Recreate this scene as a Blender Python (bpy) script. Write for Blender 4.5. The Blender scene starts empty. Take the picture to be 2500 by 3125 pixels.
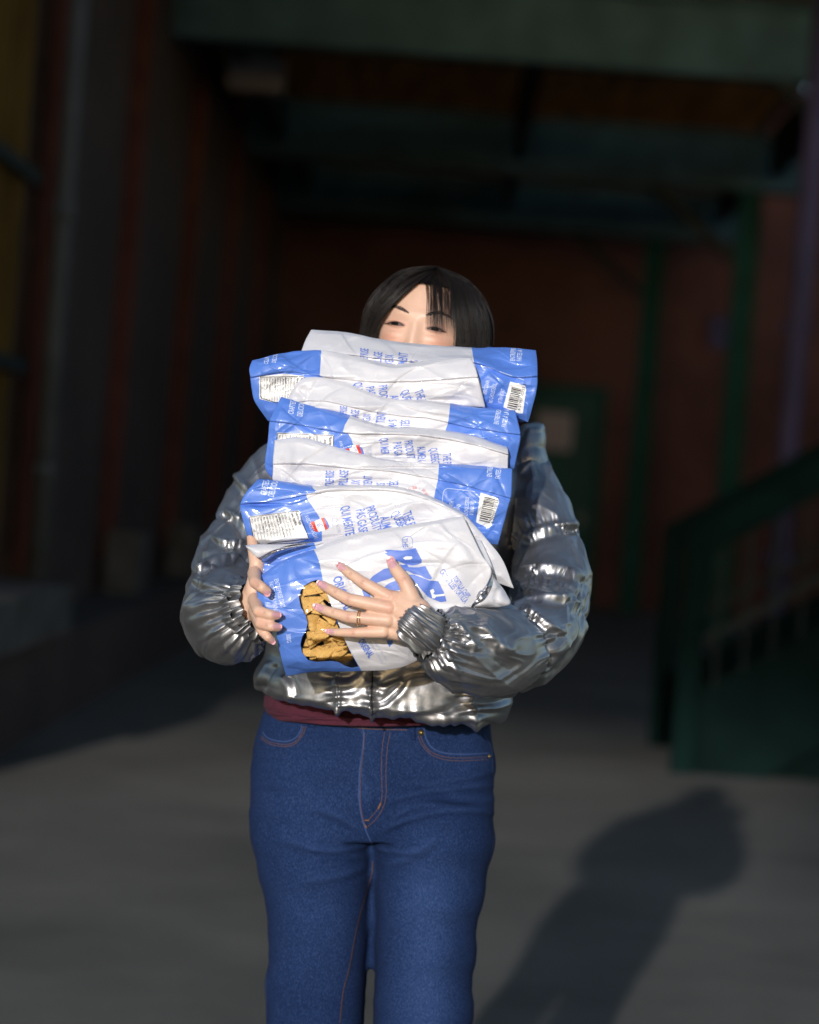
import bpy, bmesh, math, random
import numpy as np
from mathutils import Vector, Matrix
from mathutils.bvhtree import BVHTree
from mathutils.geometry import tessellate_polygon
random.seed(7); RNG = np.random.RandomState(7)
SC = bpy.context.scene; COL = SC.collection
R = math.radians
# ------------------------------------------------------------------ camera
W0, H0 = 2500.0, 3125.0
FPX = 70.0 / 24.0 * 2500.0
CAM = Vector((0, 0, 1.3))
yc = Vector((119, 64.5, FPX)).normalized()          # world +Y seen in camera axes (right, up, forward)
zc = Vector((math.sin(R(4.4)), math.cos(R(4.4)), 0)); zc = (zc - yc * zc.dot(yc)).normalized()
xc = yc.cross(zc) * -1
if xc.x < 0: xc = -xc
A_ = np.array([list(xc), list(yc), list(zc)])       # rows: world axes in camera coordinates
rv, uv_, fv = A_[:, 0], A_[:, 1], A_[:, 2]          # camera axes in world coordinates
cd = bpy.data.cameras.new('camera'); cam = bpy.data.objects.new('camera', cd); COL.objects.link(cam)
cam.matrix_world = Matrix(((rv[0], uv_[0], -fv[0], CAM.x), (rv[1], uv_[1], -fv[1], CAM.y), (rv[2], uv_[2], -fv[2], CAM.z), (0, 0, 0, 1)))
cd.sensor_fit = 'HORIZONTAL'; cd.sensor_width = 24; cd.lens = 70; cd.clip_end = 500; cd.clip_start = 0.05
cd.dof.use_dof = True; cd.dof.focus_distance = 3.42; cd.dof.aperture_fstop = 2.2
SC.camera = cam
SC.render.resolution_x = 819; SC.render.resolution_y = 1024
# ------------------------------------------------------------------ light
SUN_EL, SUN_AZ = 12.0, 10.5
w = bpy.data.worlds.new('World'); SC.world = w; w.use_nodes = True
nt = w.node_tree; sky = nt.nodes.new('ShaderNodeTexSky'); sky.sky_type = 'NISHITA'; sky.sun_disc = False; sky.ozone_density = 1.6; sky.dust_density = .7; sky.air_density = 1.0
sky.sun_elevation = R(SUN_EL); sky.sun_rotation = R(180 + SUN_AZ)
nt.links.new(sky.outputs[0], nt.nodes['Background'].inputs[0]); nt.nodes['Background'].inputs[1].default_value = 0.14
sl = bpy.data.lights.new('sun', 'SUN'); sl.energy = 3.4; sl.angle = R(0.9); sl.color = (1.0, 0.975, 0.955)
so = bpy.data.objects.new('sun', sl); COL.objects.link(so)
SD = Vector((math.sin(R(SUN_AZ)) * math.cos(R(SUN_EL)), math.cos(R(SUN_AZ)) * math.cos(R(SUN_EL)), -math.sin(R(SUN_EL))))
so.rotation_euler = SD.to_track_quat('-Z', 'Y').to_euler(); so.location = (-3, -8, 8)
SC.view_settings.view_transform = 'Standard'; SC.view_settings.look = 'None'; SC.view_settings.exposure = 0.0; SC.view_settings.gamma = 1.0

# ------------------------------------------------------------------ projection helpers
def Pn(a):                                           # (n,3) of px, py, Y -> world
    a = np.asarray(a, float)
    x = (a[..., 0] - 1250)[..., None]; y = -(a[..., 1] - 1562.5)[..., None]
    d = x * rv + y * uv_ + FPX * fv
    return np.array(CAM) + d * (a[..., 2] / d[..., 1])[..., None]
def P(px, py, Y): return Vector(Pn([px, py, Y]))
def proj(v):                                         # world -> px, py
    q = np.asarray(v) - np.array(CAM)
    z = q @ fv
    return 1250 + (q @ rv) / z * FPX, 1562.5 - (q @ uv_) / z * FPX
def X2(px, py, Y):                                   # world x, z at a pixel for a depth
    p = P(px, py, Y); return p.x, p.z

# ------------------------------------------------------------------ noise
def _h(ix, iy, s):
    n = (ix.astype(np.int64) * 374761393 + iy.astype(np.int64) * 668265263 + s * 1442695041) & 0xffffffff
    n = ((n ^ (n >> 13)) * 1274126177) & 0xffffffff
    return ((n ^ (n >> 16)) & 0xffff) / 65535.0
def vn(x, y, s=0):
    x = np.asarray(x, float); y = np.asarray(y, float)
    ix = np.floor(x); iy = np.floor(y); fx = x - ix; fy = y - iy
    fx = fx ** 3 * (fx * (fx * 6 - 15) + 10); fy = fy ** 3 * (fy * (fy * 6 - 15) + 10)
    a = _h(ix, iy, s); b = _h(ix + 1, iy, s); c = _h(ix, iy + 1, s); d = _h(ix + 1, iy + 1, s)
    return (a + (b - a) * fx) * (1 - fy) + (c + (d - c) * fx) * fy
def ridge(x, y, s, p=1.5):
    n = vn(x, y, s) * 0.65 + vn(x * 2.1 + 5, y * 2.1 + 9, s + 3) * 0.35
    return (1 - np.abs(2 * n - 1) * 1.6).clip(0, 1) ** p
def crumple(x, y, s, n=14, amp=0.004):
    """straight creases + facets of a crumpled plastic film, x,y in metres, returns metres"""
    r = np.random.RandomState(s); n = int(n * 2.2)
    wx = x + 0.012 * (vn(x * 20, y * 20, s) - .5); wy = y + 0.012 * (vn(x * 20 + 40, y * 20, s) - .5)
    d = 0.9 * amp * ridge(wx * 8, wy * 18, s, 1.0) + 0.5 * amp * ridge(wx * 22, wy * 36, s + 1, 1.0) + 1.4 * amp * (vn(x * 7, y * 14, s + 2) - .5)
    x0, x1, y0, y1 = x.min(), x.max(), y.min(), y.max()
    for i in range(n):
        px, py = r.uniform(x0, x1), r.uniform(y0, y1); a = r.normal(0, 0.55); L = r.uniform(.02, .09); wd = r.uniform(.001, .003)
        u = (wx - px) * math.cos(a) + (wy - py) * math.sin(a); v = -(wx - px) * math.sin(a) + (wy - py) * math.cos(a)
        v = v - 1.5 * u * u
        k = np.exp(-(u / L) ** 2)
        d += r.choice([-1, 1]) * amp * r.uniform(.2, .55) * k * np.exp(-np.abs(v) / wd)
        d += r.uniform(-1, 1) * amp * .7 * k * np.tanh(v / .004) * np.exp(-(v / .04) ** 2)
    return d

# ------------------------------------------------------------------ materials
MATS = {}
def NM(name):
    m = bpy.data.materials.new(name); m.use_nodes = True; MATS[name] = m
    t = m.node_tree; b = t.nodes['Principled BSDF']; return m, t, b
def N(t, kind, **kw):
    n = t.nodes.new(kind)
    for k, v in kw.items(): setattr(n, k, v)
    return n
def noise(t, scale, detail=4, rough=.55, vec=None, coord='Object', stretch=None):
    tc = N(t, 'ShaderNodeTexCoord'); n = N(t, 'ShaderNodeTexNoise'); n.inputs['Scale'].default_value = scale
    n.inputs['Detail'].default_value = detail; n.inputs['Roughness'].default_value = rough
    src = tc.outputs[coord]
    if stretch:
        mp = N(t, 'ShaderNodeMapping'); mp.inputs['Scale'].default_value = stretch; t.links.new(src, mp.inputs[0]); src = mp.outputs[0]
    t.links.new(src, n.inputs['Vector']); return n
def ramp(t, src, stops):
    r = N(t, 'ShaderNodeValToRGB'); e = r.color_ramp.elements
    while len(e) < len(stops): e.new(.5)
    for q, (p, c) in zip(e, stops): q.position = p; q.color = (*c, 1)
    t.links.new(src, r.inputs[0]); return r
def bump(t, b, src, strength=.3, dist=.002, prev=None):
    n = N(t, 'ShaderNodeBump'); n.inputs['Strength'].default_value = strength; n.inputs['Distance'].default_value = dist
    t.links.new(src, n.inputs['Height'])
    if prev: t.links.new(prev.outputs[0], n.inputs['Normal'])
    t.links.new(n.outputs[0], b.inputs['Normal']); return n
def simple(name, col, rough=.6, metal=0, nscale=0, namp=.25, bstr=0, bscale=30, spec=None, stretch=None):
    m, t, b = NM(name); b.inputs['Roughness'].default_value = rough; b.inputs['Metallic'].default_value = metal
    if spec is not None: b.inputs['Specular IOR Level'].default_value = spec
    if nscale:
        n = noise(t, nscale, stretch=stretch); lo = [c * (1 - namp) for c in col]; hi = [min(1, c * (1 + namp)) for c in col]
        r = ramp(t, n.outputs[0], [(.3, lo), (.7, hi)]); t.links.new(r.outputs[0], b.inputs['Base Color'])
    else: b.inputs['Base Color'].default_value = (*col, 1)
    if bstr: bump(t, b, noise(t, bscale).outputs[0], bstr, .01)
    return m
WHITE = (.63, .63, .675); BLUE = (.088, .205, .65)
def bag_material(window=False):
    m, t, b = NM('printed_film_window' if window else 'printed_film')
    def step(name):
        a = N(t, 'ShaderNodeAttribute'); a.attribute_name = name
        g = N(t, 'ShaderNodeMath', operation='GREATER_THAN'); g.inputs[1].default_value = 0.0
        t.links.new(a.outputs['Fac'], g.inputs[0]); return g
    mx = N(t, 'ShaderNodeMix', data_type='RGBA'); mx.inputs['A'].default_value = (*WHITE, 1); mx.inputs['B'].default_value = (*BLUE, 1)
    t.links.new(step('ink').outputs[0], mx.inputs['Factor'])
    m2 = N(t, 'ShaderNodeMix', data_type='RGBA'); m2.inputs['B'].default_value = (.82, .82, .82, 1)
    t.links.new(mx.outputs['Result'], m2.inputs['A']); t.links.new(step('label').outputs[0], m2.inputs['Factor'])
    m3 = N(t, 'ShaderNodeMix', data_type='RGBA'); m3.inputs['B'].default_value = (.45, .45, .5, 1)
    t.links.new(m2.outputs['Result'], m3.inputs['A']); t.links.new(step('foil').outputs[0], m3.inputs['Factor'])
    t.links.new(m3.outputs['Result'], b.inputs['Base Color']); t.links.new(step('foil').outputs[0], b.inputs['Metallic'])
    b.inputs['Roughness'].default_value = .42; b.inputs['Coat Weight'].default_value = .5; b.inputs['Coat Roughness'].default_value = .06
    b1 = bump(t, b, noise(t, 45, 3, .5).outputs[0], .25, .003)
    vo = noise(t, 16, 3, .5, stretch=(1, 1, 1.6)); vo.noise_type = 'RIDGED_MULTIFRACTAL'; vo.inputs['Distortion'].default_value = .6
    bump(t, b, vo.outputs[0], .10, .004, b1)
    nb = b.inputs['Normal'].links[0].from_node
    t.links.new(nb.outputs[0], b.inputs['Coat Normal'])
    if window:
        out = t.nodes['Material Output']; tr = N(t, 'ShaderNodeBsdfTransparent'); tr.inputs[0].default_value = (.95, .95, .96, 1)
        gl = N(t, 'ShaderNodeBsdfGlossy'); gl.inputs['Roughness'].default_value = .09; t.links.new(nb.outputs[0], gl.inputs['Normal'])
        lw = N(t, 'ShaderNodeFresnel'); lw.inputs[0].default_value = 1.4; t.links.new(nb.outputs[0], lw.inputs['Normal'])
        ms = N(t, 'ShaderNodeMixShader'); t.links.new(lw.outputs[0], ms.inputs[0]); t.links.new(tr.outputs[0], ms.inputs[1]); t.links.new(gl.outputs[0], ms.inputs[2])
        fin = N(t, 'ShaderNodeMixShader'); t.links.new(step('win').outputs[0], fin.inputs[0]); t.links.new(b.outputs[0], fin.inputs[1]); t.links.new(ms.outputs[0], fin.inputs[2])
        t.links.new(fin.outputs[0], out.inputs[0])
    return m
MB, MBW = bag_material(), bag_material(True)
M_tblue = simple('blue_ink', (.10, .19, .62), .5)
M_twhite = simple('white_ink', (.62, .70, .88), .5)
M_tgrey = simple('grey_ink', (.42, .45, .58), .5)
M_tblack = simple('black_ink', (.02, .02, .025), .5)
M_tred = simple('red_ink', (.62, .05, .03), .45)
M_twhite2 = simple('white_print', (.8, .8, .8), .45)
M_foil = simple('foil', (.62, .62, .66), .3, 1, bstr=.4, bscale=60)
M_gold = simple('gold', (.75, .5, .2), .22, 1)
M_brass = simple('brass', (.5, .36, .15), .35, 1)
M_maroon = simple('maroon_jersey', (.062, .008, .022), .95, nscale=60, namp=.2, bstr=.2, bscale=400)
M_thread = simple('orange_thread', (.17, .075, .022), .8)
M_seam = simple('faded_seam', (.03, .065, .19), .85)
M_dark = simple('dark_seam', (.03, .03, .035), .5, .5)
M_nail = simple('nail_varnish', (.62, .34, .38), .28)
M_crease = simple('skin_crease', (.42, .21, .15), .6)
M_lash = simple('lash_black', (.012, .009, .008), .6)
M_eye = simple('eye_white', (.15, .105, .095), .15)
M_iris = simple('iris_brown', (.012, .007, .005), .08)
M_lid = simple('lid_shadow', (.47, .25, .18), .6)  # brown shading around the eyes, painted in as colour
M_brow = simple('brow_hair', (.05, .032, .026), .7)
def skin_material():
    m, t, b = NM('skin'); n = noise(t, 22, 4); r = ramp(t, n.outputs[0], [(.3, (.65, .405, .295)), (.7, (.73, .485, .36))])
    a = N(t, 'ShaderNodeAttribute'); a.attribute_name = 'flush'
    mx = N(t, 'ShaderNodeMix', data_type='RGBA'); mx.inputs['B'].default_value = (.60, .25, .18, 1)
    t.links.new(a.outputs['Fac'], mx.inputs['Factor']); t.links.new(r.outputs[0], mx.inputs['A']); t.links.new(mx.outputs['Result'], b.inputs['Base Color'])
    b.inputs['Roughness'].default_value = .46; b.inputs['Subsurface Weight'].default_value = .12; b.inputs['Subsurface Radius'].default_value = (.009, .003, .0015); b.inputs['Subsurface Scale'].default_value = 1
    b1 = bump(t, b, noise(t, 900, 3).outputs[0], .12, .0006)
    bump(t, b, noise(t, 120, 3, stretch=(1, 1, .5)).outputs[0], .12, .0015, b1)
    return m
M_skin = skin_material()
def hair_material():
    m, t, b = NM('black_hair'); b.inputs['Base Color'].default_value = (.010, .007, .006, 1); b.inputs['Roughness'].default_value = .42
    b.inputs['Specular IOR Level'].default_value = .35; return m
M_hair = hair_material()
def jacket_material():
    m, t, b = NM('silver_nylon'); b.inputs['Metallic'].default_value = .93
    n = noise(t, 30, 3); r = ramp(t, n.outputs[0], [(.3, (.34, .34, .352)), (.75, (.46, .46, .475))]); t.links.new(r.outputs[0], b.inputs['Base Color'])
    b.inputs['Roughness'].default_value = .40
    n1 = noise(t, 11, 3, .5, stretch=(1, 1, 1.7)); n1.noise_type = 'RIDGED_MULTIFRACTAL'; n1.inputs['Distortion'].default_value = .5; b1 = bump(t, b, n1.outputs[0], .15, .008)
    n2 = noise(t, 70, 3, .5, stretch=(1, 1, .5)); b2 = bump(t, b, n2.outputs[0], .18, .003, b1)
    n3 = noise(t, 42, 2, .4); n3.noise_type = 'RIDGED_MULTIFRACTAL'; bump(t, b, n3.outputs[0], .10, .003, b2); return m
M_jacket = jacket_material()
def denim_material():
    m, t, b = NM('blue_denim'); b.inputs['Roughness'].default_value = .9; b.inputs['Specular IOR Level'].default_value = .2
    pass
    n1 = noise(t, 850, 2, .65, stretch=(1, 1, .3)); n2 = noise(t, 7, 3); n3 = noise(t, 420, 2, stretch=(.3, .3, 1))
    r1 = ramp(t, n1.outputs[0], [(.32, (.0025, .010, .042)), (.5, (.005, .018, .068)), (.72, (.022, .045, .132))])
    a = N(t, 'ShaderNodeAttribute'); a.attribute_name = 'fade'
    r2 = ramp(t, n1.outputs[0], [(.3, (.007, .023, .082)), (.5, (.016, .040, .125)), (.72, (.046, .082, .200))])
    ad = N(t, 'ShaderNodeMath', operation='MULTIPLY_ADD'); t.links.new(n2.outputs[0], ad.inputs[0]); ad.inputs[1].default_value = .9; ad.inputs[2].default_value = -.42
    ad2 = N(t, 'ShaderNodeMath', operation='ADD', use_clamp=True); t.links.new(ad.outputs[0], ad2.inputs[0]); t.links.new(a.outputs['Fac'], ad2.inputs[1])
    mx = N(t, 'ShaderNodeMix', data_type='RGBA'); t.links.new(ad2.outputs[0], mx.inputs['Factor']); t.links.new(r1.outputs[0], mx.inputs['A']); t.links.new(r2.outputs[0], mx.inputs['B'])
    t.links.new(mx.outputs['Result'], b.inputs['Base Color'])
    b1 = bump(t, b, n1.outputs[0], .25, .001); bump(t, b, n3.outputs[0], .15, .001, b1); return m
M_denim = denim_material()
def chip_material():
    m, t, b = NM('corn_chip'); n = noise(t, 90, 6, .7); r = ramp(t, n.outputs[0], [(.25, (.42, .20, .05)), (.42, (.72, .42, .11)), (.7, (.85, .58, .20))])
    s = noise(t, 330, 2); r2 = ramp(t, s.outputs[0], [(.27, (.12, .05, .02)), (.36, (1, 1, 1))])
    mx = N(t, 'ShaderNodeMix', data_type='RGBA', blend_type='MULTIPLY'); mx.inputs['Factor'].default_value = .8
    t.links.new(r.outputs[0], mx.inputs['A']); t.links.new(r2.outputs[0], mx.inputs['B'])
    ta = N(t, 'ShaderNodeAttribute'); ta.attribute_name = 'toast_shade'; m4 = N(t, 'ShaderNodeMix', data_type='RGBA'); m4.inputs['B'].default_value = (.17, .070, .018, 1)  # darker rim: toasted edge plus painted edge shading that parts the chips
    t.links.new(ta.outputs['Fac'], m4.inputs['Factor']); t.links.new(mx.outputs['Result'], m4.inputs['A']); t.links.new(m4.outputs['Result'], b.inputs['Base Color'])
    b.inputs['Roughness'].default_value = .7; bump(t, b, n.outputs[0], .8, .004); return m
M_chip = chip_material()
def brick_material(name, c1, c2, mortar):
    m, t, b = NM(name); tc = N(t, 'ShaderNodeTexCoord'); sp = N(t, 'ShaderNodeSeparateXYZ'); t.links.new(tc.outputs['Object'], sp.inputs[0])
    ad = N(t, 'ShaderNodeMath', operation='ADD'); t.links.new(sp.outputs[0], ad.inputs[0]); t.links.new(sp.outputs[1], ad.inputs[1])
    cb = N(t, 'ShaderNodeCombineXYZ'); t.links.new(ad.outputs[0], cb.inputs[0]); t.links.new(sp.outputs[2], cb.inputs[1])
    br = N(t, 'ShaderNodeTexBrick'); t.links.new(cb.outputs[0], br.inputs['Vector'])
    br.inputs['Color1'].default_value = (*c1, 1); br.inputs['Color2'].default_value = (*c2, 1); br.inputs['Mortar'].default_value = (*mortar, 1)
    br.inputs['Scale'].default_value = 1; br.inputs['Brick Width'].default_value = .22; br.inputs['Row Height'].default_value = .075; br.inputs['Mortar Size'].default_value = .008
    n = noise(t, 1.3, 5); r = ramp(t, n.outputs[0], [(.3, (.6, .6, .6)), (.7, (1.15, 1.1, 1.1))])
    mx = N(t, 'ShaderNodeMix', data_type='RGBA', blend_type='MULTIPLY'); mx.inputs['Factor'].default_value = 1
    t.links.new(br.outputs['Color'], mx.inputs['A']); t.links.new(r.outputs[0], mx.inputs['B']); t.links.new(mx.outputs['Result'], b.inputs['Base Color'])
    b.inputs['Roughness'].default_value = .9; bump(t, b, br.outputs['Fac'], -.4, .01); return m
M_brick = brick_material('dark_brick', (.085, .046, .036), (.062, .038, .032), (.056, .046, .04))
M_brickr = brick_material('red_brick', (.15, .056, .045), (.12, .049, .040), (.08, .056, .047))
def asphalt_material():
    m, t, b = NM('worn_asphalt'); n = noise(t, .7, 8, .65); r = ramp(t, n.outputs[0], [(.34, (.078, .069, .056)), (.5, (.114, .102, .083)), (.66, (.148, .132, .108))])
    n2 = noise(t, 160, 3, .7); r2 = ramp(t, n2.outputs[0], [(.3, (.6, .6, .6)), (.7, (1.35, 1.35, 1.35))])
    mx = N(t, 'ShaderNodeMix', data_type='RGBA', blend_type='MULTIPLY'); mx.inputs['Factor'].default_value = 1
    t.links.new(r.outputs[0], mx.inputs['A']); t.links.new(r2.outputs[0], mx.inputs['B']); t.links.new(mx.outputs['Result'], b.inputs['Base Color'])
    b.inputs['Roughness'].default_value = .9; bump(t, b, n2.outputs[0], .5, .01); return m
M_asph = asphalt_material()
M_green = simple('green_steel', (.055, .120, .155), .6, nscale=3, namp=.3, spec=0.12)
M_greenv = simple('green_post_paint', (.012, .075, .066), .7, nscale=3, namp=.25, spec=0.12)
M_concrete = simple('concrete', (.11, .10, .09), .9, nscale=4, namp=.3, bstr=.3, spec=0.12)
M_redtrim = simple('red_trim', (.13, .048, .038), .7, nscale=4, namp=.25, spec=0.12)
M_yellow = simple('ochre_slats', (.17, .095, .018), .8, nscale=2, namp=.35, spec=0.12)
M_black = simple('dark_glass', (.006, .007, .008), .25)
M_grey = simple('grey_pipe', (.10, .105, .11), .8, nscale=3, spec=0.12)
M_wood = simple('plank_wood', (.65, .38, .13), .8, nscale=6, namp=.5, stretch=(1, .1, 1), spec=0.12)
M_rail = simple('green_rail_paint', (.003, .014, .012), .85, nscale=4, namp=.3, spec=.08)
M_panel = simple('green_panel', (.004, .012, .011), .9, nscale=3, spec=.05)
M_darksteel = simple('dark_steel', (.022, .030, .029), .6, nscale=5, spec=0.12)
M_purple = simple('violet_paint', (.07, .065, .14), .6, nscale=2, spec=0.12)
M_door = simple('teal_door', (.03, .10, .093), .55, nscale=2, spec=0.12)
M_paper = simple('paper', (.42, .38, .42), .8)
M_lampb = simple('lamp_housing', (.30, .30, .33), .5, spec=0.12)
M_shoe = simple('white_leather', (.55, .55, .54), .5)

# ------------------------------------------------------------------ object helpers
def tag(o, label=None, cat=None, group=None, kind=None):
    if label: o['label'] = label
    if cat: o['category'] = cat
    if group: o['group'] = group
    if kind: o['kind'] = kind
    return o
def mk(name, verts, faces, mat, parent=None, smooth=True, attrs=None):
    me = bpy.data.meshes.new(name); me.from_pydata([tuple(v) for v in verts], [], [tuple(f) for f in faces])
    if mat is not None:
        for q in (mat if isinstance(mat, (list, tuple)) else [mat]): me.materials.append(q)
    if attrs:
        for k, a in attrs.items():
            at = me.attributes.new(k, 'FLOAT', 'POINT'); at.data.foreach_set('value', np.asarray(a, np.float32))
    if smooth: me.polygons.foreach_set('use_smooth', [True] * len(me.polygons))
    me.update()
    o = bpy.data.objects.new(name, me); COL.objects.link(o)
    if parent: o.parent = parent; o.matrix_parent_inverse = Matrix.Identity(4); o.location = -abspos(parent)
    return o
def abspos(o):
    p = Vector(o.location)
    while o.parent: o = o.parent; p += Vector(o.location)
    return p
def empty(name, loc, label=None, cat=None, group=None):
    o = bpy.data.objects.new(name, None); COL.objects.link(o); o.location = loc; o.empty_display_size = .2
    return tag(o, label, cat, group)
class MBd:
    def __init__(s): s.v = []; s.f = []
    def add(s, v, f):
        n = len(s.v); s.v += [tuple(q) for q in v]; s.f += [tuple(i + n for i in q) for q in f]; return s
    def box(s, a, b):
        x0, y0, z0 = a; x1, y1, z1 = b
        return s.add([(x0, y0, z0), (x1, y0, z0), (x1, y1, z0), (x0, y1, z0), (x0, y0, z1), (x1, y0, z1), (x1, y1, z1), (x0, y1, z1)],
                     [(0, 3, 2, 1), (4, 5, 6, 7), (0, 1, 5, 4), (1, 2, 6, 5), (2, 3, 7, 6), (3, 0, 4, 7)])
    def tube(s, p0, p1, r, n=12, r1=None):
        p0 = Vector(p0); p1 = Vector(p1); r1 = r if r1 is None else r1
        d = (p1 - p0).normalized(); a = d.orthogonal().normalized(); b = d.cross(a); V = []
        for p, q in ((p0, r), (p1, r1)):
            for i in range(n):
                t = 2 * math.pi * i / n; V.append(p + a * q * math.cos(t) + b * q * math.sin(t))
        F = [(i, (i + 1) % n, n + (i + 1) % n, n + i) for i in range(n)] + [tuple(range(n))[::-1], tuple(range(n, 2 * n))]
        return s.add(V, F)
    def bar(s, p0, p1, wx, wz):                       # rectangular bar between two points
        p0 = Vector(p0); p1 = Vector(p1); d = (p1 - p0).normalized(); up = Vector((0, 0, 1)) if abs(d.z) < .9 else Vector((0, 1, 0))
        a = d.cross(up).normalized() * wx / 2; b = a.cross(d).normalized() * wz / 2
        V = [p0 - a - b, p0 + a - b, p0 + a + b, p0 - a + b, p1 - a - b, p1 + a - b, p1 + a + b, p1 - a + b]
        return s.add(V, [(0, 1, 2, 3), (7, 6, 5, 4), (0, 4, 5, 1), (1, 5, 6, 2), (2, 6, 7, 3), (3, 7, 4, 0)])
    def build(s, name, mat, parent=None, smooth=False, bevel=0):
        o = mk(name, s.v, s.f, mat, parent, smooth)
        if bevel:
            m = o.modifiers.new('bevel', 'BEVEL'); m.width = bevel; m.segments = 2
        return o
def crom(p, t):
    """Catmull-Rom through p (n,k) at t in [0,n-1]"""
    p = np.asarray(p, float); n = len(p); t = np.clip(np.asarray(t, float), 0, n - 1)
    i = np.minimum(t.astype(int), n - 2); f = (t - i)[:, None]
    if n == 2: return p[0] * (1 - f) + p[1] * f
    q = np.vstack([2 * p[:1] - p[1:2], p, 2 * p[-1:] - p[-2:-1]])
    a, b, c, d = q[i], q[i + 1], q[i + 2], q[i + 3]
    return .5 * (2 * b + (c - a) * f + (2 * a - 5 * b + 4 * c - d) * f ** 2 + (3 * b - a - 3 * c + d) * f ** 3)
def sdf(x, y, poly):
    """signed distance in px to a polygon, positive inside"""
    x = x.ravel(); y = y.ravel(); d = np.full(x.shape, 1e9); ins = np.zeros(x.shape, bool); n = len(poly)
    for i in range(n):
        ax, ay = poly[i]; bx, by = poly[(i + 1) % n]; ex, ey = bx - ax, by - ay
        t = (((x - ax) * ex + (y - ay) * ey) / (ex * ex + ey * ey + 1e-9)).clip(0, 1)
        d = np.minimum(d, np.hypot(x - ax - t * ex, y - ay - t * ey))
        c = ((ay > y) != (by > y)) & (x < (bx - ax) * (y - ay) / ((by - ay) if by != ay else 1e-9) + ax); ins ^= c
    return np.where(ins, d, -d)
def grid_faces(nr, nc, off=0, flip=False):
    i = np.arange(nr - 1)[:, None] * nc + np.arange(nc - 1)[None, :] + off
    f = np.stack([i, i + nc, i + nc + 1, i + 1], -1).reshape(-1, 4)
    return f[:, ::-1] if flip else f
def bvh_of(verts, faces): return BVHTree.FromPolygons([tuple(v) for v in verts], [tuple(int(k) for k in f) for f in faces])

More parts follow.
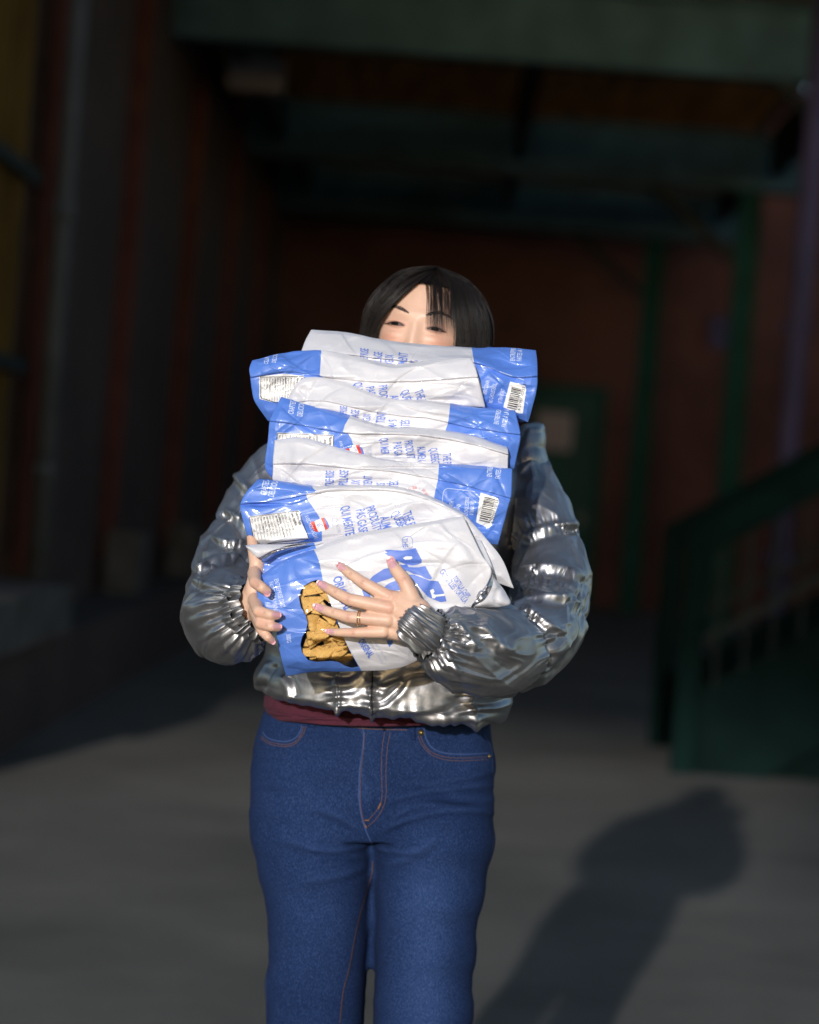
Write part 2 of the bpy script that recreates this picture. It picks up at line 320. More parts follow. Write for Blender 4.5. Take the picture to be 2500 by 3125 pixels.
# ------------------------------------------------------------------ decals: print that lies on a surface
class Print:
    """flat print collected in picture pixels and laid on a surface (bvh), lifted by off metres"""
    def __init__(s, bvh, off=.0006): s.b = bvh; s.off = off; s.extra = []; s.calls = []; s.v = []; s.f = []; s.m = []
    def lay(s, pts, faces, mi=0, off=None):
        if not len(pts): return
        off = s.off if off is None else off; W = Pn([(x, y, 3.4) for x, y in pts]); base = len(s.v); ok = []
        for wv in W:
            d = (Vector(wv) - CAM).normalized(); h = s.b.ray_cast(CAM, d)
            if h[0] is None: ok.append(False); s.v.append(tuple(wv))
            else: ok.append(True); s.v.append(tuple(h[0] - d * off))
        f0 = len(s.f)
        for f in faces:
            if all(ok[i] for i in f):
                s.f.append(tuple(base + i for i in f)); s.m.append(mi)
        if len(s.f) > f0:
            a = np.array(pts); s.calls.append((f0, len(s.f), a.min(0), a.max(0)))
    def poly(s, pts, mi=0, step=9, off=None):
        bm = bmesh.new(); vs = [bm.verts.new((x, y, 0)) for x, y in pts]
        for tri in tessellate_polygon([[Vector((x, y, 0)) for x, y in pts]]):
            try: bm.faces.new([vs[i] for i in tri])
            except ValueError: pass
        s._sub(bm, step); s.lay([(v.co.x, v.co.y) for v in bm.verts], [[v.index for v in f.verts] for f in bm.faces], mi, off); bm.free()
    def _sub(s, bm, step):
        for _ in range(7):
            e = [e for e in bm.edges if e.calc_length() > step]
            if not e: break
            bmesh.ops.subdivide_edges(bm, edges=e, cuts=1); bmesh.ops.triangulate(bm, faces=bm.faces[:])
        bm.verts.index_update()
    def line(s, pts, wd, mi=0, step=6, off=None, dash=None):
        p = np.array(pts, float); seg = np.hypot(*np.diff(p, axis=0).T); L = seg.sum(); n = max(2, int(L / step) + 1)
        if dash:
            n = int(L / dash)
        cum = np.r_[0, np.cumsum(seg)]; t = np.linspace(0, L, n + 1); q = np.stack([np.interp(t, cum, p[:, k]) for k in (0, 1)], 1)
        tg = np.gradient(q, axis=0); tg /= np.maximum(np.hypot(*tg.T), 1e-6)[:, None]; nn = np.stack([-tg[:, 1], tg[:, 0]], 1) * wd / 2
        if dash:
            for i in range(n):
                a, b = q[i], q[i] + (q[i + 1] - q[i]) * .68; m = nn[i]
                s.lay([a - m, b - m, b + m, a + m], [(0, 1, 2, 3)], mi, off)
            return
        V = list(q - nn) + list(q + nn); k = n + 1
        s.lay(V, [(i, i + 1, k + i + 1, k + i) for i in range(n)], mi, off)
    def text(s, txt, x, y, ang, h, cond=.62, mi=0, bold=.0, shear=0, step=9, warp=0, align='LEFT'):
        """x,y: start of the baseline; ang: reading direction in degrees, anticlockwise in the picture; h: capital height, px"""
        cu = bpy.data.curves.new('t', 'FONT'); cu.body = txt; cu.size = 1; cu.resolution_u = 3; cu.offset = bold; cu.shear = shear; cu.align_x = align
        ob = bpy.data.objects.new('t', cu); me = bpy.data.meshes.new_from_object(ob)
        bm = bmesh.new(); bm.from_mesh(me); sc = h / .70
        for v in bm.verts: v.co = Vector((v.co.x * sc * cond, v.co.y * sc, 0))
        bmesh.ops.remove_doubles(bm, verts=bm.verts[:], dist=.02)
        if step < h * 1.2: s._sub(bm, step)
        else: bm.verts.index_update()
        a = R(ang); ca, sa = math.cos(a), math.sin(a); out = []
        for v in bm.verts:
            u, vv = v.co.x, v.co.y
            if warp: vv += warp * math.sin(u * .055 + x * .1); u += warp * .5 * math.sin(vv * .12 + y * .07)
            out.append((x + u * ca - vv * sa, y - (u * sa + vv * ca)))
        s.lay(out, [[v.index for v in f.verts] for f in bm.faces], mi)
        bm.free(); bpy.data.objects.remove(ob); bpy.data.curves.remove(cu); bpy.data.meshes.remove(me)
    def build_split(s, name, mats, parent, gap=70):
        n = len(s.calls); lab = list(range(n))
        for i in range(n):
            for j in range(i):
                A, B = s.calls[i], s.calls[j]; d = np.maximum(0, np.maximum(A[2] - B[3], B[2] - A[3]))
                if np.hypot(*d) < gap:
                    a, b = lab[i], lab[j]; lab = [b if q == a else q for q in lab]
        F, Mi = s.f, s.m
        for g in sorted(set(lab)):
            idx = [k for i, c in enumerate(s.calls) if lab[i] == g for k in range(c[0], c[1])]
            s.f = [F[k] for k in idx]; s.m = [Mi[k] for k in idx]; s.build(name, mats, parent)
    def build(s, name, mats, parent):
        if not s.f: return None
        used = sorted({i for f in s.f for i in f}); mp = {u: i for i, u in enumerate(used)}
        o = mk(name, [s.v[i] for i in used], [[mp[i] for i in f] for f in s.f], mats, parent)
        o.data.polygons.foreach_set('material_index', s.m); return o
# ------------------------------------------------------------------ the setting
EDGE_Y = 12.5
gr = mk('ground', [(-60, -60, 0), (60, -60, 0), (60, 80, 0), (-60, 80, 0)], [(0, 1, 2, 3)], M_asph, smooth=False); tag(gr, kind='structure')
# brick building on the left
XL = -2.25
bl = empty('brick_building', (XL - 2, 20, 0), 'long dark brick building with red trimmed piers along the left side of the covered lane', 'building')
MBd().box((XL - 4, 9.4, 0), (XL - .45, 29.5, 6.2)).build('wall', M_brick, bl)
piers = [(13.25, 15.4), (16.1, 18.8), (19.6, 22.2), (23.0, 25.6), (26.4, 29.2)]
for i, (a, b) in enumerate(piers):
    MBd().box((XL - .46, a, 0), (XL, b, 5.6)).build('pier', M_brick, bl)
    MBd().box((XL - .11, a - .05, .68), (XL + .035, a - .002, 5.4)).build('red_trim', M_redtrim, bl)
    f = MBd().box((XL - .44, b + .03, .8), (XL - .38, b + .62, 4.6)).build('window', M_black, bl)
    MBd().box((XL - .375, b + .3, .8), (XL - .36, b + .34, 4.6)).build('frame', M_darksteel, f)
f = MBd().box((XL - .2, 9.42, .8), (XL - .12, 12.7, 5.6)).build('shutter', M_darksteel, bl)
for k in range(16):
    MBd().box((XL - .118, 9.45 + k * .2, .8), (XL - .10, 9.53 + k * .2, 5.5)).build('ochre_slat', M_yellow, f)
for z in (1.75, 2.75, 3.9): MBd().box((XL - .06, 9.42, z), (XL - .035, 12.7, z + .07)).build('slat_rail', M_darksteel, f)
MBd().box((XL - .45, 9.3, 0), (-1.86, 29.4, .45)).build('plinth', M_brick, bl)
MBd().box((XL - .3, 9.25, .47), (-1.80, 11.7, .70)).build('sill', M_concrete, bl)
for a, b in piers[1:]:
    MBd().box((XL, a - .2, .42), (XL + .22, a + .35, .86)).build('pier_foot', M_concrete, bl)
dp = MBd().tube((XL + .06, 12.87, .66), (XL + .06, 12.87, 5.1), .055, 12)
for z in (1.2, 2.6, 4.0): dp.tube((XL + .06, 12.87, z), (XL + .06, 12.87, z + .08), .07, 12)
tag(dp.build('downpipe', M_grey, None, True), 'pale grey downpipe standing beside the ochre slats of the left building', 'pipe')
# rear building
YB = 29.6
br = empty('rear_building', (1, YB, 0), 'red brick end wall closing the covered lane behind the woman', 'building')
MBd().box((-3.2, YB, 0), (9, YB + .4, 6.4)).build('wall', M_brickr, br)
dx0, dz0 = X2(1648, 1150, YB); dx1, _ = X2(1838, 1150, YB)
fr = MBd().box((dx0 - .09, YB - .06, 0), (dx0, YB - .002, 2.62)).box((dx1, YB - .06, 0), (dx1 + .09, YB - .002, 2.62)).box((dx0 - .09, YB - .06, 2.62), (dx1 + .09, YB - .002, 2.72)).build('door_frame', M_greenv, br)
dr = MBd().box((dx0, YB - .04, 0), (dx1, YB - .003, 2.62)).build('door', M_door, br)
MBd().box((dx1 - .16, YB - .09, 1.0), (dx1 - .1, YB - .041, 1.16)).build('handle', M_lampb, dr)
a, za = X2(1640, 1255, YB); b, zb = X2(1742, 1378, YB)
tag(MBd().box((a, YB - .06, zb), (b, YB - .045, za)).build('notice', M_paper), 'pale square paper notice fixed on the teal door behind her shoulder', 'notice')
MBd().box((6.0, 16, 0), (6.4, YB, 3.4)).build('side_wall', M_brickr, br)
# canopy of green steel
cp = empty('steel_canopy', (0, 17.3, 0), 'dark green steel canopy with deep cross beams and posts roofing the lane', 'canopy')
Z0, Z1 = 4.42, 4.98
for y in (17.3, 23.3, 27.9):
    b = MBd().box((XL + .0, y, Z0 + .03), (3.35, y + .02, Z1 - .03)).box((XL + .0, y - .11, Z0), (3.35, y + .13, Z0 + .03)).box((XL + .0, y - .11, Z1 - .03), (3.35, y + .13, Z1))
    b.build('beam', M_green, cp)
for y in (17.3, 23.3, 27.9):
    px = {17.3: 3.0, 23.3: 2.60, 27.9: 2.08}[y]
    MBd().box((px, y - .1, 0), (px + .02, y + .1, Z0)).box((px + .2, y - .1, 0), (px + .22, y + .1, Z0)).box((px + .02, y - .015, 0), (px + .2, y + .015, Z0)).build('post', M_greenv, cp)
    MBd().box((px - .06, y - .16, 0), (px + .28, y + .16, .03)).build('base_plate', M_darksteel, cp)
    MBd().bar((px - .02, y - .05, 3.75), (px - .85, y - .05, Z0), .08, .1).build('knee_brace', M_darksteel, cp)
for x in (-1.9, .42, 2.9):
    MBd().box((x - .055, 17.45, Z1 - .42), (x + .055, 23.15, Z1 + .04)).box((x - .055, 23.45, Z1 - .35), (x + .055, 27.75, Z1 + .04)).build('joist', M_darksteel, cp)
MBd().box((-6.5, EDGE_Y, 5.92), (3.5, YB, 6.0)).build('roof_deck', M_darksteel, cp)  # deck raised and its unseen front overhang lengthened to even light on the beams
pk = MBd()
for k in range(62): pk.box((XL + .05, 17.6 + k * .19, 5.87), (3.3, 17.6 + k * .19 + .165, 5.918))
pk.build('plank_ceiling', M_wood, cp)
MBd().box((-6.5, EDGE_Y - .08, 5.86), (3.5, EDGE_Y, 6.06)).build('fascia', M_green, cp)
for x in (-6.3, 3.25):
    for y in (EDGE_Y + .1,):
        MBd().box((x, y, 0), (x + .2, y + .2, 5.92)).build('post', M_greenv, cp)
# light fixture box high on the left
a, za = X2(700, 175, 19.0); b, zb = X2(865, 285, 19.0)
lt = empty('wall_lamp', (a, 19, zb), 'unlit pale box lamp hanging high beside the left building under the first beam', 'lamp')
MBd().box((a, 18.9, zb), (b, 19.15, za)).build('housing', M_lampb, lt, bevel=.02); MBd().bar((a + .1, 19.02, za), (a + .1, 19.02, 5.92), .04, .04).build('bracket', M_darksteel, lt)
# violet pipe at right
p0 = P(2395, 1450, 15.5); p1 = P(2475, 300, 15.5)
d = (p1 - p0); dn = MBd().tube((p0.x, 15.5, 0), (p0.x + .02, 15.5, 4.9), .07, 14)
for z in (1.0, 2.5, 4): dn.box((p0.x - .1, 15.45, z), (p0.x + .1, 15.56, z + .05))
tag(dn.build('drainpipe', M_purple, None, True), 'violet grey drainpipe standing at the right behind the green staircase', 'pipe')
# blue sign on far right wall
a, za = X2(2085, 700, 27.2); b, zb = X2(2145, 790, 27.2)
tag(MBd().box((3.05, YB - .08, 3.3), (3.3, YB - .02, 3.7)).build('hanging_sign', M_purple), 'small blue blank plate high on the brick wall at right between the two green posts', 'sign')
# staircase
st = empty('staircase', (1.3, 11.8, 0), 'dark green steel staircase with handrail rising to the right of the lane', 'staircase')
sx, sz = X2(2075, 2330, 11.8); run, rise, nst = .27, .175, 13
for yy, nm in ((11.8, 'stringer'), (13.0, 'stringer')):
    V = [(sx, 0), (sx + .42, 0), (sx + .42 + run * nst, rise * nst), (sx + run * nst, rise * nst + .36), (sx, .38)]
    MBd().add([(x, yy, max(z, .0)) for x, z in V] + [(x, yy + .02, z) for x, z in V], [(0, 1, 2, 3, 4), (9, 8, 7, 6, 5), (0, 5, 6, 1), (1, 6, 7, 2), (2, 7, 8, 3), (3, 8, 9, 4), (4, 9, 5, 0)]).build(nm, M_panel, st)
MBd().add([(sx + .05, 11.9, 0), (sx + run * nst, 11.9, 0), (sx + run * nst, 11.9, rise * nst), (sx + .3, 11.9, .02), (sx + .05, 12.9, 0), (sx + run * nst, 12.9, 0), (sx + run * nst, 12.9, rise * nst), (sx + .3, 12.9, .02)], [(0, 1, 2, 3), (7, 6, 5, 4), (0, 4, 5, 1), (1, 5, 6, 2), (2, 6, 7, 3), (3, 7, 4, 0)]).build('side_panel', M_panel, st)
for k in range(nst):
    x = sx + .12 + run * k
    MBd().box((x, 11.82, rise * (k + 1)), (x + run + .02, 13.0, rise * (k + 1) + .03)).build('tread', M_darksteel, st)
    MBd().box((x, 11.83, rise * k + .03), (x + .006, 12.99, rise * (k + 1))).build('riser', M_darksteel, st)
for yy in (11.74, 13.0):
    MBd().box((sx - .05, yy, 0), (sx + .06, yy + .08, 1.2)).build('newel_post', M_rail, st, bevel=.008)
    MBd().bar((sx, yy + .04, 1.14), (sx + run * nst, yy + .04, 1.14 + rise * nst), .07, .15).build('handrail', M_rail, st)
    MBd().bar((sx, yy + .04, .62), (sx + run * nst, yy + .04, .62 + rise * nst), .03, .03).build('rail', M_darksteel, st)
    for k in range(1, 2 * nst): MBd().tube((sx + run * k / 2, yy + .04, .35 + rise * k / 2), (sx + run * k / 2, yy + .04, 1.08 + rise * k / 2), .009, 6).build('baluster', M_darksteel, st)
MBd().box((sx + run * nst, 11.6, rise * nst - .2), (sx + run * nst + 2.2, 13.2, rise * nst)).build('landing', M_darksteel, st)
# unseen sun blocker added behind the camera: shades the lane, low sun passes below
bb = empty('sun_blocker', (0, -41, 0), 'unseen brick wall on piers, added far behind the camera to shade the lane', 'building')
kt = math.tan(R(SUN_EL)) / math.cos(R(SUN_AZ)); zl, zr = (12.9 + 41) * kt, (7.7 + 41) * kt
MBd().box((-45, -41, zl), (-7.6, -40, zl + 19)).build('wall', M_brick, bb); MBd().box((-7.598, -41, zr), (45, -40, zl + 19)).build('wall', M_brick, bb)
for x in (-44, -30, 30, 43): MBd().box((x, -41, 0), (x + 1.5, -40.2, zr)).build('pier', M_brick, bb)
# ------------------------------------------------------------------ chip bags
GRP = 'blue and white bags of chips stacked in her arms'
MI = dict(blue=0, white=1, grey=2, black=3, red=4, paper=5)
INKS = [M_tblue, M_twhite, M_tgrey, M_tblack, M_tred, M_twhite2]
def bag(label, Y, rows, prof, ink=None, lab=None, seed=1, amp=.0035, thick=.15, win=None, foil=None, soft=7, dens=3.0, pockets=(), step=None):
    rows = np.array(rows, float); nr, nc, _ = rows.shape
    wpx = rows[:, :, 0].max() - rows[:, :, 0].min(); hpx = rows[:, :, 1].max() - rows[:, :, 1].min()
    NU, NV = int(wpx / dens), int(hpx / dens * 1.25)
    tu = np.linspace(0, nc - 1, NU)
    R1 = np.array([crom(rows[r], tu) for r in range(nr)])                     # nr, NU, 2
    tv = np.linspace(0, nr - 1, NV)
    G = np.array([crom(R1[:, k], tv) for k in range(NU)]).transpose(1, 0, 2)   # NV, NU, 2
    pr = np.interp(tv, range(nr), prof) * .01; kk = 5; pr = np.convolve(np.pad(pr, kk, 'edge'), np.ones(2 * kk + 1) / (2 * kk + 1), 'valid')                  # cm, + is away from the camera
    if step: pr = pr + .01 * step[1] * (tv > step[0]) * np.exp(-(tv - step[0]).clip(0, 9) / step[2])
    u = np.linspace(0, 1, NU)[None, :]; v = np.linspace(0, 1, NV)[:, None]
    x = G[..., 0] * .0005; y = G[..., 1] * .0005
    edge = np.minimum(np.minimum(u, 1 - u) * NU, np.minimum(v, 1 - v) * NV * 1.2) * dens
    fade = (edge / 30).clip(0.25, 1)
    D = crumple(x, y, seed, 16, amp) * fade
    rnd = np.exp(-np.minimum(v, 1 - v) * hpx / soft) * .0035 + np.exp(-np.minimum(u, 1 - u) * wpx / soft) * .002
    Yg = Y + pr[:, None] - D * 1.15 + rnd
    for (cx, cy, rx, ry, dd) in pockets: Yg = Yg + dd * np.exp(-((G[..., 0] - cx) / rx) ** 2 - ((G[..., 1] - cy) / ry) ** 2)
    # slight outline waviness
    wob = 1.6 * (vn(x * 60, y * 60, seed + 9) - .5)
    PX = np.stack([G[..., 0] + wob, G[..., 1] + wob * 1.3, Yg], -1)
    V = Pn(PX.reshape(-1, 3)); F = grid_faces(NV, NU)
    bv = bvh_of(V, F)
    attr = {}
    for k, polys in (('ink', ink), ('label', lab), ('win', win), ('foil', foil)):
        a = np.full(NU * NV, -50.0)
        for pl in (polys or []): a = np.maximum(a, sdf(PX[..., 0], PX[..., 1], pl))
        attr[k] = a
    # sides and back: the border pushed back and gently drawn in
    bi = np.r_[np.arange(NU), (np.arange(1, NV) * NU + NU - 1), ((NV - 1) * NU + np.arange(NU - 1)[::-1]), (np.arange(NV - 1)[::-1] * NU)[:-1]]
    B = V[bi]; ctr = B.mean(0); nb = len(bi); AV = [V]; FF = [F]; base = len(V); prev = bi; aa = {k: [a] for k, a in attr.items()}
    zspan = np.abs(B[:, 2] - ctr[2]).max()
    lev = [(.012, .995), (.04, .985), (.5, .96), (.9, .9), (1.0, .8)]
    for q, (fr, sc) in enumerate(lev):
        ring = ctr + (B - ctr) * sc; ring[:, 1] = np.where(True, B[:, 1] + fr * thick, 0)
        ring[:, 2] += .004 * (vn(np.arange(nb) * .11, np.full(nb, q * 1.7), seed + 20) - .5) * (q > 0)
        AV.append(ring); cur = base + np.arange(nb)
        FF.append(np.stack([prev, np.roll(prev, -1), np.roll(cur, -1), cur], -1)); prev = cur; base += nb
        for k in aa: aa[k].append(attr[k][bi] if k != 'win' else np.full(nb, -50.0))
    AV.append(AV[-1].mean(0)[None]); fan = [(int(prev[i]), int(prev[(i + 1) % nb]), base) for i in range(nb)]
    for k in aa: aa[k].append(np.array([attr[k][bi].mean() if k != 'win' else -50.0]))
    V2 = np.vstack(AV); F2 = [tuple(int(c) for c in f) for a in FF for f in a] + fan
    org = Vector(V[NU * (NV - 1) + NU // 2]); org = Vector((org.x, Y + .05, org.z))
    o = mk('chip_bag', V2 - np.array(org), F2, MBW if win else MB, None, True, {k: np.concatenate(a) for k, a in aa.items()})
    o.location = org; tag(o, label, 'chip bag', GRP)
    o.data.polygons.foreach_set('use_smooth', [True] * len(o.data.polygons))
    return o, bv
def back_texts(pr, items):
    for it in items: pr.text(*it[:5], **(it[5] if len(it) > 5 else {}))
def barcode(pr0, c, ang_along, L, wd, digits='6 27987 70753 3', seed=3):
    """bars stacked along direction ang_along (deg), each wd long across"""
    pr = Print(pr0.b); pr0.extra.append(('barcode', pr))
    r = random.Random(seed); a = R(ang_along); dx, dy = math.cos(a), -math.sin(a); nx, ny = dy, -dx
    t = -L / 2
    while t < L / 2:
        w_ = r.choice([1.1, 1.1, 1.8, 2.6]); cx, cy = c[0] + dx * t, c[1] + dy * t
        pr.line([(cx - nx * wd / 2, cy - ny * wd / 2), (cx + nx * wd / 2, cy + ny * wd / 2)], w_, MI['black'], step=12)
        t += w_ + r.choice([1.2, 1.2, 2.0, 2.8])
    q = 1 if True else -1
    pr.text(digits, c[0] + (-ny * 0) + dx * (-L / 2 - 6) + abs(wd / 2 + 11), c[1] + dy * (-L / 2 - 6), ang_along, 9, cond=.95, mi=MI['black'])
def nutrition(pr0, corners, seed=1, rows=15):
    """a nutrition table read from right to left in the picture: corners tl, tr, br, bl"""
    pr = Print(pr0.b, .0004); pr0.extra.append(('nutrition_table', pr))
    tl, tr, brr, bl_ = [np.array(c, float) for c in corners]
    def at(u, v): p = (tl * (1 - u) + tr * u) * (1 - v) + (bl_ * (1 - u) + brr * u) * v; return p
    b = .0
    pr.line([at(0.005, .01), at(.995, .01), at(.995, .99), at(.005, .99), at(0.005, .01)], 2.0, MI['black'])
    L = ['Nutrition Facts', 'Valeur Nutritive', 'Per 23 Chips (50 g) / pour 23 croustilles (50 g)', 'Amount        % Daily Value', 'Calories / Calories 260', 'Fat / Lipides 12 g         16 %', '  Saturated / Saturés 1 g', 'Cholesterol / Cholestérol 0 mg', 'Sodium / Sodium 80 mg    3 %', 'Carbohydrates / Glucides 34 g   11 %', '  Fibre / Fibres 4 g      16 %', 'Protein / Protéines 4 g', 'Vitamin A / Vitamine A     0 %', 'Calcium / Calcium        2 %', 'Iron / Fer              6 %']
    n = len(L); u = .985
    for k, s in enumerate(L):
        big = k < 2; wdt = .085 if big else (1 - .19) / (n - 2) * .97
        u -= wdt; p = at(u + wdt * .16, .04); q = at(u + wdt * .16, .9); d = q - p
        ang = math.degrees(math.atan2(-d[1], d[0])); wpx = np.hypot(*(tr - tl)) * wdt
        hpx = np.hypot(*d)
        cap = wpx * (.70 if big else .52)
        cond = min(.95, hpx / (len(s) * cap * .82)) if not big else min(1.0, hpx * .72 / (len(s) * cap * .80))
        pr.text(s, p[0], p[1], ang, cap, cond=cond, mi=MI['black'], bold=.02 if (big or k in (5, 6, 9, 10, 11, 14)) else 0)
        if k > 2: pr.line([at(u, .03), at(u, .97)], .9 if k != 5 else 2, MI['black'], step=14)
def logo(pr0, cx, cy, s=1.0, rot=0):
    """small jar-like badge: red, white and blue with two words"""
    a = R(rot); pr = Print(pr0.b); pr0.extra.append(('badge', pr))
    def T(pts): return [(cx + s * ((x * math.cos(a) - y * math.sin(a))), cy + s * ((x * math.sin(a) + y * math.cos(a)))) for x, y in pts]
    o = 3.45
    S = lambda L: T([((x - 885) / o, (y - 1040) / o) for x, y in L])
    pr.poly(S([(790, 1010), (830, 1005), (845, 1060), (872, 1117), (835, 1112), (803, 1078), (790, 1040)]), MI['red'])
    pr.poly(S([(830, 1005), (900, 975), (925, 1040), (945, 1098), (872, 1117), (845, 1060)]), MI['paper'])
    pr.poly(S([(897, 975), (928, 966), (950, 1020), (970, 1085), (943, 1098), (925, 1040)]), MI['red'], off=.0008)
    pr.poly(S([(928, 966), (938, 970), (968, 1010), (985, 1062), (970, 1085), (950, 1020)]), MI['blue'], off=.0008)
    p = S([(868, 1000)])[0]; pr.text('PRETTY', p[0], p[1], -68 - rot, 8, cond=.62, mi=MI['blue'], bold=.03, step=99)
    p = S([(846, 1030)])[0]; pr.text('UGLY', p[0], p[1], -68 - rot, 8, cond=.62, mi=MI['blue'], bold=.03, step=99)
def finish(pr, o):
    for n_, q in pr.extra: q.build(n_, INKS, o)
    return pr.build_split('lettering', INKS, o)
TB = dict(cond=.43, mi=0, bold=.012, step=8, warp=1.6)
def upwards(pr, words, seed):                                          # text of the upper gusset, read upwards
    for (s, x, y, h) in words: pr.text(s, x, y, 85, h, **{**TB, 'cond': .33, 'warp': 1.0}, align='RIGHT')
def panel_text(pr, pts, wpx, ang=84, h=15):
    for s, x, y in pts: pr.text(s, x, y, ang, h, cond=.42, mi=1, bold=.012, step=20, warp=.6)

# A: topmost
A, bv = bag('topmost blue and white bag of the stack, right below her nose', 3.475,
  [[(950, 1006), (1050, 1013), (1180, 1038), (1300, 1051), (1440, 1061), (1550, 1060), (1636, 1069)],
   [(930, 1045), (1045, 1045), (1180, 1065), (1300, 1080), (1445, 1083), (1560, 1098), (1640, 1105)],
   [(915, 1085), (1040, 1080), (1180, 1095), (1300, 1105), (1450, 1106), (1561, 1148), (1641, 1147)],
   [(910, 1130), (1040, 1130), (1180, 1140), (1300, 1150), (1460, 1180), (1555, 1210), (1636, 1205)],
   [(905, 1170), (1040, 1180), (1180, 1190), (1320, 1210), (1475, 1240), (1570, 1272), (1612, 1289)]],
  [4.2, 2.0, .0, .2, 1.4], step=(2, .9, 1.0), ink=[[(1438, 1000), (1440, 1062), (1447, 1104), (1470, 1180), (1490, 1330), (1800, 1330), (1800, 1000)]],
  lab=[[(1557, 1164), (1603, 1177), (1606, 1190), (1596, 1262), (1585, 1262), (1536, 1243)]], seed=11, thick=.15)
pr = Print(bv)
upwards(pr, [('ENTREPRISE', 1124, 1064, 25), ('PILLAGE', 1167, 1075, 26), ("D'EUX", 1202, 1083, 26), ('MENT', 1244, 1077, 28), ('MAIS', 1278, 1100, 26), ('TÉS.', 1310, 1101, 26)], 1)
panel_text(pr, [('ENTREPRISE', 1572, 1102, ), ('FAITES À LA', 1592, 1103)], 1, 86, 15)
panel_text(pr, [('SPENT GRAIN', 1484, 1205), ('NO CHOLESTEROL', 1502, 1232), ('0 TRANS FAT', 1531, 1230)], 1, 76, 12)
pr.line([(1476, 1128), (1470, 1120), (1480, 1118), (1600, 1160)], 1.6, 1)
barcode(pr, (1570, 1214), 77, 68, 30); finish(pr, A)
# B
B, bv = bag('second bag from the top, blue left end, white flap reaching to the right', 3.458,
  [[(770, 1100), (865, 1077), (981, 1069), (1100, 1090), (1200, 1111), (1310, 1100), (1436, 1090)],
   [(761, 1125), (865, 1105), (980, 1108), (1100, 1122), (1210, 1136), (1320, 1130), (1449, 1115)],
   [(764, 1151), (868, 1134), (978, 1147), (1095, 1162), (1210, 1165), (1325, 1160), (1459, 1150)],
   [(769, 1190), (870, 1190), (980, 1200), (1095, 1205), (1215, 1200), (1330, 1195), (1470, 1195)],
   [(779, 1228), (875, 1240), (985, 1250), (1100, 1240), (1220, 1235), (1340, 1232), (1481, 1239)],
   [(818, 1285), (890, 1290), (985, 1290), (1100, 1260), (1220, 1250), (1340, 1245), (1478, 1243)]],
  [1.1, .3, -.3, .4, .9, 1.8], step=(2, .7, .8), ink=[[(700, 1000), (981, 1000), (981, 1069), (976, 1146), (995, 1156), (1000, 1320), (700, 1320)]],
  lab=[[(791, 1149), (865, 1140), (929, 1147), (925, 1180), (905, 1260), (856, 1226), (830, 1227), (792, 1217)]], seed=23,
  pockets=[(1465, 1160, 26, 80, -.010), (1340, 1222, 60, 9, .012), (1000, 1158, 70, 6, .006), (985, 1085, 16, 30, .004)])
pr = Print(bv)
panel_text(pr, [('CELLMADE', 818, 1112), ('DELICIOUS', 842, 1108)], 1, 80, 13)
nutrition(pr, [(793, 1150), (929, 1148), (925, 1255), (795, 1215)])
for s, x, y in (('QUI', 1078, 1168), ('PAS', 1118, 1180), ('PROD', 1155, 1176), ('ALIM', 1190, 1208), ('QUÉB', 1223, 1194), ('THE P', 1264, 1194)): pr.text(s, x, y, -82 if x < 1200 else -72, 26, **TB)
finish(pr, B)
# C
C, bv = bag('third bag from the top, white left flap raised over a nutrition table, blue right end', 3.442,
  [[(879, 1213), (930, 1152), (1053, 1166), (1180, 1214), (1300, 1222), (1440, 1241), (1573, 1252)],
   [(884, 1222), (955, 1185), (1060, 1205), (1185, 1240), (1305, 1245), (1440, 1262), (1581, 1285)],
   [(889, 1227), (980, 1222), (1070, 1240), (1190, 1264), (1310, 1276), (1437, 1304), (1589, 1325)],
   [(893, 1232), (1000, 1247), (1075, 1268), (1185, 1303), (1290, 1310), (1435, 1330), (1586, 1355)],
   [(897, 1240), (1005, 1258), (1080, 1282), (1190, 1318), (1300, 1330), (1440, 1365), (1578, 1392)],
   [(900, 1245), (1005, 1268), (1080, 1295), (1190, 1330), (1300, 1350), (1440, 1390), (1570, 1432)]],
  [1.1, .4, -.1, .0, .9, 1.6], step=(2.02, .7, .9), ink=[[(1374, 1100), (1374, 1235), (1371, 1267), (1367, 1293), (1360, 1313), (1352, 1460), (1800, 1460), (1800, 1100)]], seed=37,
  pockets=[(930, 1200, 25, 25, .008), (1130, 1240, 80, 9, -.004)])
pr = Print(bv)
upwards(pr, [('ENTREPRISE', 1059, 1240, 22), ('PILLAGE', 1097, 1252, 25), ("D'EUX", 1131, 1264, 23), ('TIENT', 1177, 1257, 27), ('MAIS', 1212, 1282, 25), ('TÉS.', 1250, 1280, 27)], 2)
panel_text(pr, [('ENTREPRISE', 1522, 1296), ('FAITES À LA MAIN', 1545, 1304)], 1, 80, 15); finish(pr, C)
